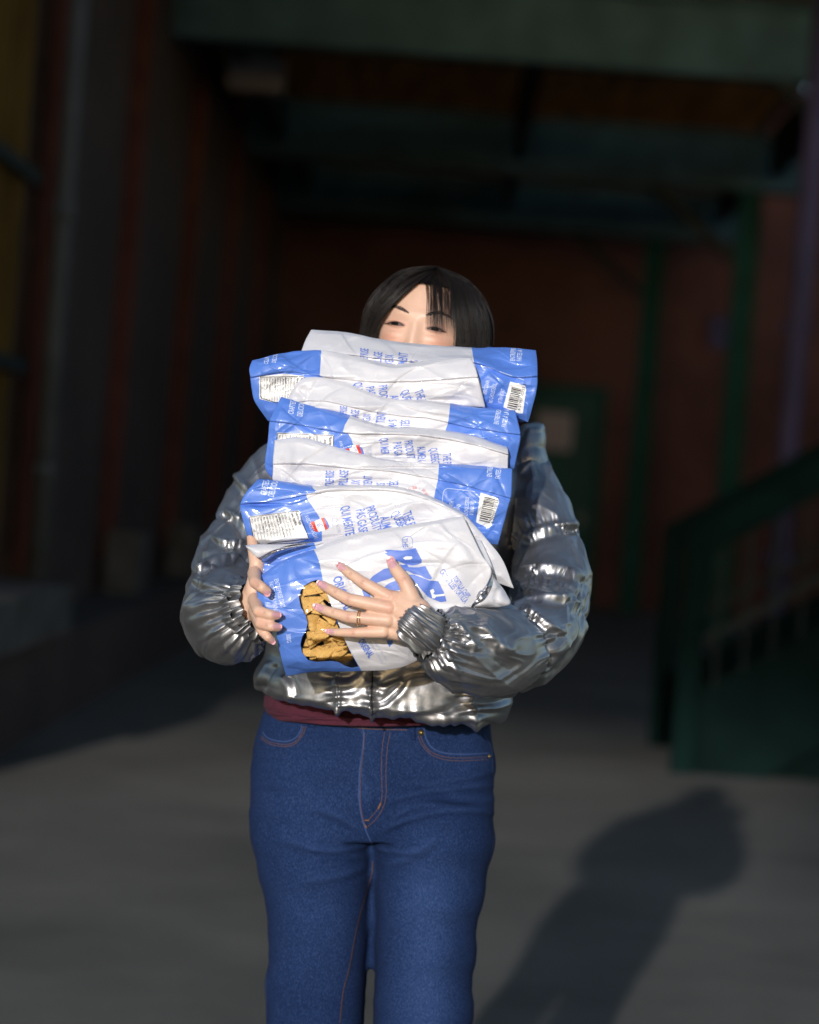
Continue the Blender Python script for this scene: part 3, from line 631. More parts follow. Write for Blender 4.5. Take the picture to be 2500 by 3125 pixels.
# D
D, bv = bag('fourth bag from the top, glossy blue left end with nutrition table and small badge', 3.427,
  [[(858, 1210), (930, 1232), (1050, 1262), (1180, 1300), (1265, 1303), (1420, 1323), (1548, 1363)],
   [(838, 1250), (920, 1262), (1045, 1288), (1170, 1315), (1275, 1312), (1425, 1336), (1551, 1372)],
   [(824, 1284), (905, 1293), (1045, 1319), (1170, 1323), (1290, 1328), (1430, 1352), (1552, 1386)],
   [(818, 1340), (910, 1345), (1045, 1360), (1170, 1365), (1290, 1368), (1430, 1388), (1551, 1406)],
   [(809, 1425), (915, 1430), (1045, 1435), (1170, 1420), (1290, 1418), (1430, 1424), (1550, 1431)],
   [(833, 1463), (920, 1470), (1045, 1470), (1170, 1455), (1290, 1445), (1430, 1446), (1548, 1446)]],
  [1.1, .3, -.3, .2, .6, 1.4], step=(2.02, .8, 1.2), ink=[[(700, 1100), (1070, 1100), (1070, 1268), (1053, 1296), (1046, 1318), (1062, 1322), (1073, 1340), (1080, 1364), (1083, 1500), (700, 1500)]],
  lab=[[(846, 1320), (1019, 1327), (1016, 1450), (842, 1450)]], seed=41, amp=.003,
  pockets=[(1260, 1330, 40, 20, -.008), (1200, 1392, 70, 6, .008), (1130, 1335, 30, 8, .005)])
pr = Print(bv)
panel_text(pr, [('CRAFTED', 896, 1265), ('DELICIOUSNESS', 922, 1272)], 1, 80, 17)
nutrition(pr, [(846, 1321), (1019, 1328), (1016, 1450), (842, 1450)]); logo(pr, 1082, 1378)
pr.text('AVEC NOS', 1034, 1346, -75, 10, cond=.7, mi=1)
for s, x, y in (('QUI MÉR', 1160, 1337), ('PAS GA', 1199, 1350), ('PRODUIT', 1236, 1345), ('ALIMEN', 1272, 1364), ('QUÉBÉC', 1311, 1368), ('THE PR', 1352, 1384)): pr.text(s, x, y, -84, 25, **{**TB, 'cond': .36})
pr.text("C'EST ENC", 1122, 1358, -84, 10, cond=.6, mi=2); pr.text('MIEUX', 1114, 1372, -84, 10, cond=.6, mi=2)
finish(pr, D)
# E
E, bv = bag('fifth bag from the top, broad white left flap, barcode on its right end', 3.410,
  [[(838, 1343), (925, 1336), (1053, 1371), (1170, 1400), (1290, 1412), (1430, 1419), (1564, 1430)],
   [(835, 1380), (930, 1375), (1055, 1400), (1175, 1418), (1290, 1432), (1425, 1448), (1563, 1475)],
   [(833, 1415), (935, 1415), (1060, 1428), (1180, 1436), (1290, 1454), (1415, 1480), (1560, 1520)],
   [(832, 1450), (940, 1455), (1065, 1465), (1185, 1480), (1295, 1500), (1415, 1530), (1548, 1558)],
   [(834, 1468), (945, 1485), (1070, 1500), (1190, 1520), (1300, 1560), (1430, 1600), (1534, 1610)],
   [(850, 1480), (960, 1510), (1075, 1530), (1200, 1560), (1330, 1610), (1450, 1650), (1520, 1663)]],
  [1.1, .3, -.2, .1, .6, 1.6], step=(2.02, .7, .9), ink=[[(1341, 1300), (1340, 1417), (1337, 1464), (1328, 1500), (1323, 1535), (1312, 1720), (1800, 1720), (1800, 1300)]],
  lab=[[(1467, 1503), (1519, 1520), (1524, 1530), (1500, 1604), (1492, 1612), (1453, 1594)]], seed=59,
  pockets=[(960, 1440, 90, 14, .007), (880, 1400, 18, 30, -.005), (1240, 1428, 120, 5, .006), (1120, 1400, 30, 26, -.006)])
pr = Print(bv)
upwards(pr, [('ENTREPRISE', 1021, 1438, 26), ('GASPILLAGE', 1063, 1436, 27), ("D'EUX", 1099, 1466, 26), ('TIENT', 1137, 1453, 27), ('MAIS', 1174, 1474, 26), ('TÉS.', 1217, 1466, 28)], 3)
panel_text(pr, [('ENTREPRISE', 1501, 1456), ('FAITES À LA', 1527, 1462)], 1, 84, 16)
panel_text(pr, [('MADE WITH', 1381, 1570), ('SPENT GRAIN', 1400, 1583), ('NO CHOLESTEROL', 1427, 1578), ('0 TRANS FAT', 1445, 1572)], 1, 84, 12)
pr.line([(1346, 1590), (1352, 1510), (1356, 1496), (1366, 1490), (1450, 1500)], 1.6, 1)
barcode(pr, (1487, 1556), 77, 74, 34)
for i, ch in enumerate('BIOLOGIQUE - VEGAN -'):
    a = R(165 - i * 8.4); pr.text(ch, 1268 + 34 * math.cos(a), 1526 - 34 * math.sin(a), math.degrees(a) - 90, 9, cond=.6, mi=4)
pr.poly([(1268 + 9 * math.cos(k * .52), 1514 + 9 * math.sin(k * .52)) for k in range(12)], 4); finish(pr, E)
# F
F_, bv = bag('sixth bag from the top, pointed blue left end with full nutrition table and badge', 3.390,
  [[(787, 1463), (860, 1468), (960, 1482), (1080, 1480), (1220, 1486), (1330, 1520), (1412, 1562)],
   [(752, 1502), (855, 1495), (965, 1490), (1090, 1487), (1222, 1493), (1335, 1528), (1425, 1576)],
   [(733, 1537), (848, 1526), (969, 1503), (1097, 1495), (1224, 1502), (1335, 1537), (1438, 1590)],
   [(737, 1570), (850, 1572), (972, 1560), (1100, 1560), (1235, 1570), (1360, 1592), (1490, 1650)],
   [(750, 1620), (858, 1618), (976, 1610), (1105, 1620), (1250, 1640), (1400, 1670), (1535, 1710)],
   [(765, 1662), (865, 1658), (980, 1655), (1110, 1680), (1270, 1700), (1430, 1750), (1569, 1796)]],
  [1.1, .3, -.2, -.1, .1, 1.2], step=(2.02, .6, .5), ink=[[(600, 1400), (940, 1400), (955, 1490), (969, 1501), (934, 1507), (938, 1523), (958, 1552), (975, 1578), (982, 1607), (983, 1650), (986, 1700), (600, 1700)]],
  lab=[[(760, 1576), (913, 1557), (918, 1590), (944, 1644), (908, 1655), (778, 1664)]],
  foil=[[(1440, 1560), (1452, 1600), (1490, 1670), (1530, 1730), (1585, 1830), (1470, 1800), (1400, 1650)]] and None, seed=67, amp=.003,
  pockets=[(1300, 1560, 50, 25, .008), (1200, 1590, 80, 8, .005), (800, 1540, 50, 5, .008)])
pr = Print(bv)
panel_text(pr, [('CRAFTED', 812, 1513), ('DELICIOUSNESS', 836, 1518)], 1, 76, 19)
nutrition(pr, [(760, 1577), (912, 1558), (944, 1645), (778, 1664)]); logo(pr, 976, 1601)
pr.text('AVEC NOS SALSAS', 929, 1575, -66, 12, cond=.55, mi=1); pr.text("C'EST ENCORE", 1018, 1574, -76, 10, cond=.6, mi=2); pr.text('MIEUX', 1008, 1583, -76, 10, cond=.6, mi=2)
for s, x, y, a in (('QUI MÉRITE', 1041, 1545, -82), ('PAS GASP', 1085, 1556, -80), ('PRODUITS', 1117, 1548, -74), ('ALIMEN', 1160, 1580, -74), ('QUÉBEC', 1192, 1568, -62), ('THE PR', 1229, 1566, -70)): pr.text(s, x, y, a, 28, **TB)
finish(pr, F_)
# H: bag just behind the lowest one, with a curled open flap at left
Hh, bv = bag('mostly hidden bag right behind the lowest one, white flap curled open at left', 3.378,
  [[(800, 1700), (870, 1678), (960, 1655), (1100, 1630), (1300, 1612), (1470, 1650)],
   [(790, 1735), (870, 1705), (965, 1690), (1110, 1690), (1300, 1700), (1500, 1720)],
   [(779, 1768), (880, 1750), (975, 1740), (1110, 1760), (1300, 1780), (1510, 1770)],
   [(790, 1772), (884, 1756), (978, 1746), (1110, 1768), (1300, 1790), (1480, 1780)]],
  [.4, .2, .4, 1.2], ink=[[(600, 1500), (950, 1500), (960, 1660), (990, 1740), (1000, 1900), (600, 1900)]], seed=71, thick=.2)
def ribbon(name, pts_a, pts_b, Ya, Yb, mat, parent, n=60, m=14, thick=.0006, amp=.001):
    a = crom(np.c_[pts_a, Ya], np.linspace(0, len(pts_a) - 1, n)); b = crom(np.c_[pts_b, Yb], np.linspace(0, len(pts_b) - 1, n))
    t = np.linspace(0, 1, m)[:, None, None]; G = a[None] * (1 - t) + b[None] * t
    G[..., 2] += amp * (ridge(G[..., 0] * .02, G[..., 1] * .02, 5) - .5) * 2 - .006 * np.sin(t[..., 0] * math.pi)
    V = Pn(G.reshape(-1, 3)); f = grid_faces(m, n); V2 = V.copy(); V2[:, 1] += thick
    bo = np.r_[np.arange(n), np.arange(1, m) * n + n - 1, (m - 1) * n + np.arange(n - 1)[::-1], (np.arange(m - 1)[::-1] * n)[:-1]]
    rim = [(int(bo[i]), int(bo[(i + 1) % len(bo)]), int(bo[(i + 1) % len(bo)]) + n * m, int(bo[i]) + n * m) for i in range(len(bo))]
    at = {k: np.full(2 * n * m, -50.0) for k in ('ink', 'label', 'win', 'foil')}
    return mk(name, np.vstack([V, V2]), [tuple(map(int, q)) for q in f] + [tuple(map(int, q[::-1] + n * m)) for q in f] + rim, mat, parent, True, at)
ribbon('curled_flap', [(749, 1664), (790, 1661), (850, 1661), (920, 1658), (982, 1652)], [(756, 1676), (775, 1694), (797, 1700), (850, 1668), (940, 1658)],
       [3.352, 3.352, 3.355, 3.36, 3.368], [3.35, 3.345, 3.346, 3.358, 3.368], MB, Hh, amp=.0007)
ribbon('flap_lining', [(797, 1701), (812, 1684), (840, 1674), (890, 1667), (940, 1660)], [(800, 1716), (822, 1706), (850, 1690), (890, 1676), (940, 1664)],
       [3.352, 3.356, 3.36, 3.364, 3.37], [3.356, 3.36, 3.364, 3.366, 3.372], M_foil, Hh, amp=.001)
# G: lowest bag, front faces the camera
curve = [(958, 1677), (965, 1690), (975, 1716), (984, 1762), (987, 1782), (994, 1803), (1027, 1887), (1047, 1942), (1068, 1985), (1097, 2035), (1108, 2060)]
WIN = [(969, 1769), (949, 1775), (923, 1791), (912, 1820), (918, 1852), (933, 1878), (939, 1901), (934, 1925), (923, 1942), (917, 1965), (922, 1991), (940, 2014), (966, 2020), (1010, 2017), (1033, 2020), (1053, 2032), (1074, 2038), (1094, 2034), (1068, 1986), (1047, 1942), (1027, 1887), (1008, 1838), (994, 1803), (986, 1776)]
G_, bv = bag('lowest bag, turned to the front with tortilla chips showing in its clear window', 3.352,
  [[(777, 1770), (860, 1713), (958, 1676), (1080, 1631), (1220, 1607), (1414, 1574)],
   [(785, 1815), (870, 1765), (970, 1720), (1095, 1675), (1240, 1650), (1438, 1625)],
   [(792, 1856), (885, 1830), (985, 1790), (1110, 1740), (1260, 1710), (1470, 1690)],
   [(836, 1890), (905, 1880), (1000, 1860), (1130, 1830), (1275, 1800), (1500, 1752)],
   [(846, 1950), (930, 1950), (1020, 1940), (1130, 1920), (1270, 1895), (1440, 1850)],
   [(860, 2015), (945, 2010), (1035, 2005), (1125, 1990), (1240, 1970), (1390, 1920)],
   [(874, 2064), (960, 2050), (1040, 2050), (1120, 2048), (1220, 2038), (1340, 1985)]],
  [1.0, .0, -.4, -.6, -.1, 1.2, 3.9], ink=[[(600, 1500), (958, 1500)] + curve + [(1110, 2200), (600, 2200)]], win=[WIN], seed=83, amp=.0026, thick=.2, dens=2.6,
  pockets=[(1270, 1720, 70, 7, .004), (1450, 1780, 40, 50, .008), (880, 1740, 20, 80, -.003)])
pr = Print(bv)
TG = dict(cond=.56, mi=0, bold=.015, step=9)
# big partly covered word and badge
pr.text('THE', 1229, 1643, -86, 15, cond=.75, mi=0)
rr = []
for k in range(40):
    a = 2 * math.pi * k / 40; c, s_ = math.cos(a), math.sin(a); X = 19 * np.sign(c) * abs(c) ** .6; Yy = 15 * np.sign(s_) * abs(s_) ** .6
    rr.append((1244 + X * .1 + Yy * 1.05, 1656 + X - Yy * .1))
pr.line(rr + rr[:1], 1.3, 0)
c7 = lambda L: [(1160 + x / 3.45, 1580 + y / 3.45) for x, y in L]
def withhole(outer, hole): pr.poly(c7(outer), 0); pr.poly(c7(hole), 5, off=.0009)
withhole([(48, 342), (110, 338), (240, 346), (310, 335), (375, 318), (400, 370), (438, 440), (436, 475), (400, 492), (340, 502), (270, 490), (200, 462), (120, 400)], [(240, 425), (275, 405), (335, 408), (342, 428), (320, 440), (265, 442)])
pr.poly(c7([(210, 488), (300, 520), (400, 522), (478, 510), (520, 590), (548, 635), (535, 652), (480, 640), (430, 610), (350, 590), (290, 560), (240, 530)]), 0)
pr.poly(c7([(300, 600), (360, 600), (430, 625), (520, 660), (615, 668), (650, 740), (680, 800), (700, 880), (640, 890), (560, 860), (500, 830), (420, 740)]), 0)
withhole([(390, 690), (392, 691), (391, 693)], [(525, 765), (560, 750), (575, 775), (560, 800), (585, 812), (680, 800), (682, 822), (590, 832), (575, 850), (550, 850), (545, 820)])
c6 = lambda L: [(720 + x / 3.45, 1600 + y / 3.45) for x, y in L]
pr.poly(c6([(1565, 305), (1640, 290), (1760, 300), (1800, 340), (1760, 380), (1700, 390), (1620, 345)]), 0)
pr.poly(c6([(1330, 700), (1370, 620), (1450, 540), (1560, 470), (1640, 455), (1700, 440), (1800, 420), (1840, 480), (1760, 500), (1665, 555), (1580, 585), (1500, 610), (1440, 640), (1400, 700), (1420, 770), (1350, 765)]), 0)
pr.poly(c6([(1560, 665), (1600, 625), (1690, 590), (1720, 620), (1740, 690), (1640, 700), (1590, 690)]), 0)
pr.poly(c6([(1585, 1225), (1650, 1220), (1655, 1245), (1615, 1295)]), 0)
pr.text('ORIGINAL', 1015, 1764, -70, 27, cond=.62, mi=0, bold=.035, step=9)
pr.text('ORIGINAL', 1092, 1958, -56, 20, cond=.47, mi=0, bold=.035, step=9)
pr.text('FAITES DE', 1056, 1766, -70, 9, cond=1.15, mi=2); pr.text('DE BIÈRE GRAINS', 1047, 1778, -70, 9, cond=1.1, mi=2)
pr.text('MADE WITH', 1139, 1958, -58, 8, cond=1.1, mi=2); pr.text('SPENT GRAIN', 1124, 1960, -58, 8, cond=1.1, mi=2)
pr.text('CROUSTILLES TORTILLA', 1340, 1746, -52, 18, cond=.44, mi=0, bold=.01, step=9, warp=1.2)
pr.text('TORTILLA CHIPS', 1380, 1765, -54, 16, cond=.45, mi=0, bold=.01, step=9)
pr.text("ENTREPRISE D'ICI", 836, 1768, -76, 14, cond=.58, mi=1, step=9); pr.text('FAITES À LA MAIN', 820, 1776, -80, 14, cond=.55, mi=1, step=9)
pr.text('300G', 873, 1935, -84, 14, cond=.62, mi=1)
finish(pr, G_)
# rear top seal of the lowest bag, folded over to its lining
sf = ribbon('seal_flap', [(1500, 1752), (1480, 1790), (1450, 1822), (1424, 1850)], [(1512, 1766), (1546, 1812), (1550, 1848), (1440, 1856)], [3.37, 3.362, 3.362, 3.365], [3.385, 3.385, 3.38, 3.372], MB, G_, amp=.003)
ribbon('flap_lining', [(1500, 1752), (1478, 1786), (1448, 1820), (1422, 1848)], [(1506, 1757), (1500, 1790), (1478, 1828), (1440, 1854)], [3.365, 3.357, 3.357, 3.362], [3.37, 3.36, 3.358, 3.365], M_foil, G_, amp=.004)
# tortilla chips behind the window
rc = random.Random(5)
CH = [(955, 1795, 40, 10), (1000, 1815, 34, 60), (950, 1838, 42, -20), (985, 1860, 40, 30), (1015, 1880, 34, -50), (955, 1900, 40, 80), (990, 1915, 38, 15), (1025, 1930, 34, 40), (965, 1945, 42, -15), (1020, 1965, 46, -20), (950, 1985, 40, 20), (990, 1990, 44, -25), (1035, 1990, 40, -25), (975, 2008, 44, -12), (1040, 2012, 40, -20), (1060, 2010, 24, -18)]
inner = ('golden tortilla chip seen through the clear window of the lowest bag')
for i, (cx, cy, s, rot) in enumerate(CH):
    n = 9; poly = []
    for k in range(n):
        a = 2 * math.pi * k / n; tri = 1 / max(.55, math.cos((a % (2 * math.pi / 3)) - math.pi / 3)) * .62
        rad = s * 1.15 * min(1.15, tri) * rc.uniform(.88, 1.08); poly.append((rad * math.cos(a), rad * math.sin(a)))
    ring = [np.array(poly) * q for q in (0.02, .5, .86, 1.0)]; tilt = rc.uniform(.25, .6); ph = rc.uniform(-.5, .5); base = 3.362 + .003 * (i % 3) + .0015 * rc.random()
    cr, sr = math.cos(R(rot)), math.sin(R(rot)); m_ = 27
    V = []
    for q in ring:
        t = np.linspace(0, n, m_ + 1)[:-1]; xx = np.interp(t, range(n + 1), list(q[:, 0]) + [q[0, 0]]); yy = np.interp(t, range(n + 1), list(q[:, 1]) + [q[0, 1]])
        for x, y in zip(xx, yy):
            yt = y * .62; d = base - .00025 * yt * 1.0 + .0000022 * x * x * rc.choice([1]) + .0009 * math.sin(x * .15 + i)
            V.append((cx + x * cr - yt * sr, cy + x * sr + yt * cr, d))
    Q = []
    for x, y, d in V:
        dd = (P(x, y, 3.4) - CAM).normalized(); h = bv.ray_cast(CAM, dd)[0]; sy = h.y if h is not None else 3.36
        u_ = (y - cy) * cr - (x - cx) * sr; Q.append((x, y, sy + max(.002, .0028 + .0024 * ((i * 3) % 4) + .00020 * (-u_) + .0000018 * (x - cx) ** 2)))
    Wf = Pn(Q); nv = len(Wf); Wb = Wf.copy(); Wb[:, 1] += .0016
    f = []
    for r_ in range(3):
        for k in range(m_): f.append((r_ * m_ + k, r_ * m_ + (k + 1) % m_, (r_ + 1) * m_ + (k + 1) % m_, (r_ + 1) * m_ + k))
    f.append(tuple(range(m_))[::-1]); fb = [tuple(j + nv for j in q[::-1]) for q in f]
    rim = [(3 * m_ + k, 3 * m_ + (k + 1) % m_, nv + 3 * m_ + (k + 1) % m_, nv + 3 * m_ + k) for k in range(m_)]
    c0 = Wf.mean(0); o = mk('tortilla_chip', np.vstack([Wf, Wb]) - c0, f + fb + rim, M_chip, None, True, {'toast_shade': ([0.0] * m_ * 2 + [.0] * m_ + [.45] * m_) * 2}); o.location = Vector(c0)
    tag(o, inner, 'tortilla chip', 'tortilla chips behind the window of the lowest bag')
# ------------------------------------------------------------------ the woman
def ev(o):                                           # bake modifiers into plain mesh arrays
    dg = bpy.context.evaluated_depsgraph_get(); dg.update(); me = o.evaluated_get(dg).to_mesh()
    v = np.empty(len(me.vertices) * 3); me.vertices.foreach_get('co', v); f = [tuple(p.vertices) for p in me.polygons]
    return v.reshape(-1, 3), f
def remesh(V, F, voxel, smooth=6, fac=.5):
    o = mk('tmp', V, F, None); m = o.modifiers.new('r', 'REMESH'); m.mode = 'VOXEL'; m.voxel_size = voxel
    s = o.modifiers.new('s', 'SMOOTH'); s.iterations = smooth; s.factor = fac
    v, f = ev(o); me = o.data; bpy.data.objects.remove(o); bpy.data.meshes.remove(me); return v, f
def sph(b, c, r, n=14, sc=(1, 1, 1), rot=None):
    V = []; F = []; c = Vector(c)
    for i in range(n + 1):
        t = math.pi * i / n
        for j in range(2 * n):
            p = 2 * math.pi * j / (2 * n); q = Vector((r * sc[0] * math.sin(t) * math.cos(p), r * sc[1] * math.sin(t) * math.sin(p), r * sc[2] * math.cos(t)))
            if rot: q = rot @ q
            V.append(c + q)
    for i in range(n):
        for j in range(2 * n): F.append((i * 2 * n + j, (i + 1) * 2 * n + j, (i + 1) * 2 * n + (j + 1) % (2 * n), i * 2 * n + (j + 1) % (2 * n)))
    b.add(V, F)
def chain(b, pts):                                   # tapered capsules through (Vector, radius)
    for (p, r), (q, s) in zip(pts, pts[1:]):
        b.tube(p, q, r, 16, s); sph(b, p, r, 8); sph(b, q, s, 8)
def loft(rows, n=96, sq=2.3, sub=6, ext=0):
    """closed surface through rows (lx, ly, rx, ry, Ycentre, half depth)"""
    rows = np.array(rows, float); t = np.linspace(0, len(rows) - 1, (len(rows) - 1) * sub + 1); Rw = crom(rows, t); V = []
    th = np.linspace(0, 2 * math.pi, n, endpoint=False); c, s = np.cos(th), np.sin(th)
    cx = np.sign(c) * np.abs(c) ** (2 / sq); sy = np.sign(s) * np.abs(s) ** (2 / sq)
    for r in Rw:
        L = Pn([r[0], r[1], r[4]]); Rr = Pn([r[2], r[3], r[4]]); m = (L + Rr) / 2; h = (Rr - L) / 2
        V.append(m + cx[:, None] * h + sy[:, None] * np.array([0, -r[5], 0]))
    V = np.vstack(V); k = len(Rw); F = []
    for i in range(k - 1):
        for j in range(n): F.append((i * n + j, (i + 1) * n + j, (i + 1) * n + (j + 1) % n, i * n + (j + 1) % n))
    F.append(tuple(range(n))); F.append(tuple(range((k - 1) * n, k * n))[::-1])
    return V, F, k, n
HY = 3.73
def vp(x, y, Y): return P(x, y, Y)
# --- hands
hb = MBd()
def hand_left(b):                                    # her left hand, spread over the lowest bag
    k = .000455
    def c(pts): chain(b, [(vp(x, y, Y), r * k) for x, y, Y, r in pts])
    c([(1043, 1731, 3.336, 14.5), (1064, 1747, 3.327, 16), (1108, 1778, 3.318, 18.5), (1186, 1822, 3.312, 22)])
    c([(985, 1786, 3.332, 14.5), (1010, 1800, 3.322, 16), (1064, 1829, 3.312, 19), (1188, 1856, 3.305, 23)])
    c([(975, 1855, 3.330, 14), (1003, 1866, 3.321, 15.5), (1064, 1883, 3.311, 18.5), (1184, 1893, 3.305, 22)])
    c([(1010, 1928, 3.330, 12), (1030, 1930, 3.323, 13), (1078, 1931, 3.314, 15.5), (1170, 1928, 3.309, 20)])
    c([(1197, 1722, 3.322, 16), (1208, 1738, 3.316, 19.5), (1234, 1772, 3.31, 22), (1252, 1810, 3.307, 24), (1262, 1850, 3.305, 34)])
    c([(1186, 1822, 3.318, 24), (1225, 1838, 3.310, 32), (1275, 1868, 3.302, 44)])
    c([(1188, 1856, 3.315, 26), (1235, 1870, 3.308, 36), (1280, 1895, 3.302, 44)])
    c([(1184, 1893, 3.316, 26), (1230, 1902, 3.310, 34), (1275, 1910, 3.304, 42)])
    c([(1170, 1926, 3.319, 20), (1215, 1928, 3.314, 28), (1262, 1925, 3.308, 38)])
    c([(1275, 1895, 3.304, 46), (1330, 1935, 3.315, 44), (1420, 1972, 3.36, 44), (1560, 1970, 3.45, 44), (1670, 1880, 3.58, 44), (1665, 1700, 3.70, 46), (1590, 1460, 3.78, 46)])
def palm(b, x, y, Y, rx, ry, rz, ang):
    c0 = vp(x, y, Y); q = Matrix.Rotation(R(ang), 3, 'Y'); sph(b, c0, .0005, 16, (rx, rz, ry), q)
def hand_right(b):                                   # her right hand, fingertips over the bag's left end
    k = .000455
    def c(pts): chain(b, [(vp(x, y, Y), r * k) for x, y, Y, r in pts])
    c([(815, 1804, 3.326, 15), (800, 1793, 3.322, 17), (779, 1778, 3.335, 19), (776, 1750, 3.37, 22)])
    c([(846, 1878, 3.326, 14), (825, 1876, 3.320, 16), (790, 1866, 3.328, 19), (778, 1832, 3.37, 23)])
    c([(848, 1914, 3.326, 14), (828, 1912, 3.320, 16), (796, 1902, 3.328, 19), (780, 1864, 3.37, 23)])
    c([(829, 1954, 3.334, 13), (818, 1944, 3.328, 14.5), (798, 1922, 3.335, 17), (786, 1890, 3.37, 20)])
    c([(768, 1640, 3.40, 16), (774, 1680, 3.39, 19), (784, 1720, 3.385, 24), (782, 1790, 3.39, 30)])
    c([(784, 1740, 3.385, 24), (776, 1800, 3.385, 30), (778, 1860, 3.385, 26)])
    c([(792, 1760, 3.40, 24), (790, 1800, 3.40, 30), (796, 1850, 3.40, 24)])
    c([(782, 1800, 3.39, 38), (752, 1862, 3.40, 42), (705, 1890, 3.45, 42), (690, 1800, 3.61, 44), (760, 1580, 3.74, 46), (870, 1440, 3.79, 46)])
hand_left(hb); palm(hb, 1226, 1874, 3.3125, 74, 60, 27, 12); palm(hb, 1262, 1888, 3.309, 60, 52, 30, 25); v1, f1 = remesh(hb.v, hb.f, .0014, 7)
hb2 = MBd(); hand_right(hb2); v2, f2 = remesh(hb2.v, hb2.f, .0014, 6)
# --- head, local frame: x right in picture, y back, z up
tl = R(-9.0); HC = vp(1300, 1017, HY)
Rh = Matrix.Rotation(R(4.5), 3, 'Y') @ Matrix.Rotation(R(-9), 3, 'Z')      # extra tilt, slight turn
Rh = Matrix.Rotation(R(4.2), 3, 'Y') @ Matrix.Rotation(R(-10), 3, 'Z')
nt_, np_ = 260, 360
th = np.linspace(0, math.pi, nt_)[:, None]; ph = np.linspace(0, 2 * math.pi, np_, endpoint=False)[None, :]
X = np.sin(th) * np.sin(ph); Yl = -np.sin(th) * np.cos(ph); Z = np.cos(th) + 0 * ph
zf = Z
hx = .077 * X * (1 - .22 * np.clip(-zf - .1, 0, 1) ** 1.2); hy = .094 * Yl; hz = np.where(zf > 0, .098, .115) * zf
front = np.clip(-Yl, 0, 1) ** .5 * (Yl < 0)
hy = np.where(Yl < 0, -.092 * np.abs(Yl) ** .82, hy)
def g(cx, cz, sx, sz): return np.exp(-((hx - cx) / sx) ** 2 - ((hz - cz) / sz) ** 2)
dy = 0
dy = dy + .0055 * (g(-.031, .002, .019, .013) + g(.031, .002, .019, .013))            # sockets
dy = dy - .0045 * (g(-.028, .021, .024, .008) + g(.028, .021, .024, .008))            # brow ridge
dy = dy - .0060 * (g(-.031, .001, .0145, .0085) + g(.031, .001, .0145, .0085))        # lids over the eyeballs
dy = dy + .0012 * (g(-.031, .0085, .016, .0016) + g(.031, .0085, .016, .0016))        # lid crease
dy = dy - .0050 * (g(-.036, -.0135, .017, .0075) + g(.036, -.0135, .017, .0075)) - .006 * (g(-.042, -.030, .020, .016) + g(.042, -.030, .020, .016))
dy = dy + .0016 * (g(-.033, -.0065, .015, .0018) + g(.033, -.0065, .015, .0018))      # lower lid furrow
bz = np.clip((.012 - hz) / .055, 0, 1); dy = dy - (.004 + .018 * bz ** 1.3) * np.exp(-(hx / (.0075 + .006 * bz)) ** 2) * ((hz < .02) * np.clip((.02 - hz) / .012, 0, 1)) * np.clip((hz + .052) / .006, 0, 1)
dy = dy - .004 * g(0, -.073, .022, .008) - .006 * g(0, -.1, .02, .012)
hy = hy + dy * front
Vh = np.stack([hx, hy, hz], -1).reshape(-1, 3)
flush = (.55 * (g(-.040, -.022, .018, .014) + g(.040, -.022, .018, .014)) + .35 * (g(-.031, .003, .018, .008) + g(.031, .003, .018, .008)) + .4 * g(0, -.04, .012, .01)).reshape(-1)
i = np.arange(nt_ - 1)[:, None] * np_; j = np.arange(np_)[None, :]
Fh = np.stack([i + j, i + np_ + j, i + np_ + (j + 1) % np_, i + (j + 1) % np_], -1).reshape(-1, 4)
Rm = np.array(Rh); toW = lambda a: np.asarray(a) @ Rm.T + np.array(HC)
VH = toW(Vh); headbvh = bvh_of(VH, Fh)
# --- hidden trunk, neck and legs so the body is whole
tb = MBd(); ch_ = lambda L: chain(tb, [(vp(x, y, Y), r) for x, y, Y, r in L])
ch_([(1285, 1130, 3.76, .052), (1270, 1280, 3.79, .055), (1240, 1450, 3.80, .095), (1215, 1700, 3.79, .10), (1190, 1950, 3.79, .10), (1160, 2250, 3.79, .10), (1150, 2420, 3.79, .09)])
ch_([(900, 1420, 3.79, .04), (1240, 1390, 3.80, .06), (1570, 1460, 3.79, .04)])
ch_([(990, 2420, 3.79, .08), (960, 2700, 3.79, .07), (960, 3100, 3.79, .055), (945, 3600, 3.79, .045), (930, 3920, 3.79, .035)])
ch_([(1310, 2420, 3.79, .08), (1310, 2700, 3.79, .07), (1300, 3100, 3.79, .055), (1290, 3600, 3.79, .045), (1285, 3930, 3.79, .035)])
v3, f3 = remesh(tb.v, tb.f, .012, 4)
def cat(*vf):
    V = []; F = []; n = 0
    for v, f in vf: V.append(v); F += [tuple(int(k) + n for k in q) for q in f]; n += len(v)
    return np.vstack(V), F
org = vp(1130, 4000, 3.79); org.z = 0
VB, FB = cat((VH, Fh), (v1, f1), (v2, f2), (v3, f3))
# knuckle and fingertip flush on the hands
fl = np.zeros(len(VB)); fl[:len(VH)] = flush
qx, qy = proj(VB[len(VH):len(VH) + len(v1) + len(v2)]); a = np.zeros(len(qx))
for (cx, cy, rr_) in [(1108, 1776, 12), (1064, 1828, 13), (1064, 1882, 13), (1078, 1930, 11), (1232, 1768, 15), (1184, 1822, 20), (1186, 1858, 20), (779, 1780, 12), (792, 1868, 12), (798, 1904, 12)]:
    a = np.maximum(a, .38 * np.exp(-((qx - cx) ** 2 + (qy - cy) ** 2) / rr_ ** 2))
fl[len(VH):len(VH) + len(a)] = a
woman = mk('person', VB - np.array(org), FB, M_skin, None, True, {'flush': fl}); woman.location = org
tag(woman, 'woman in silver puffer jacket and blue jeans peering over a stack of bags', 'person')
hbv = bvh_of(*cat((v1, f1), (v2, f2)))
# knuckle creases
pr = Print(hbv, .0003)
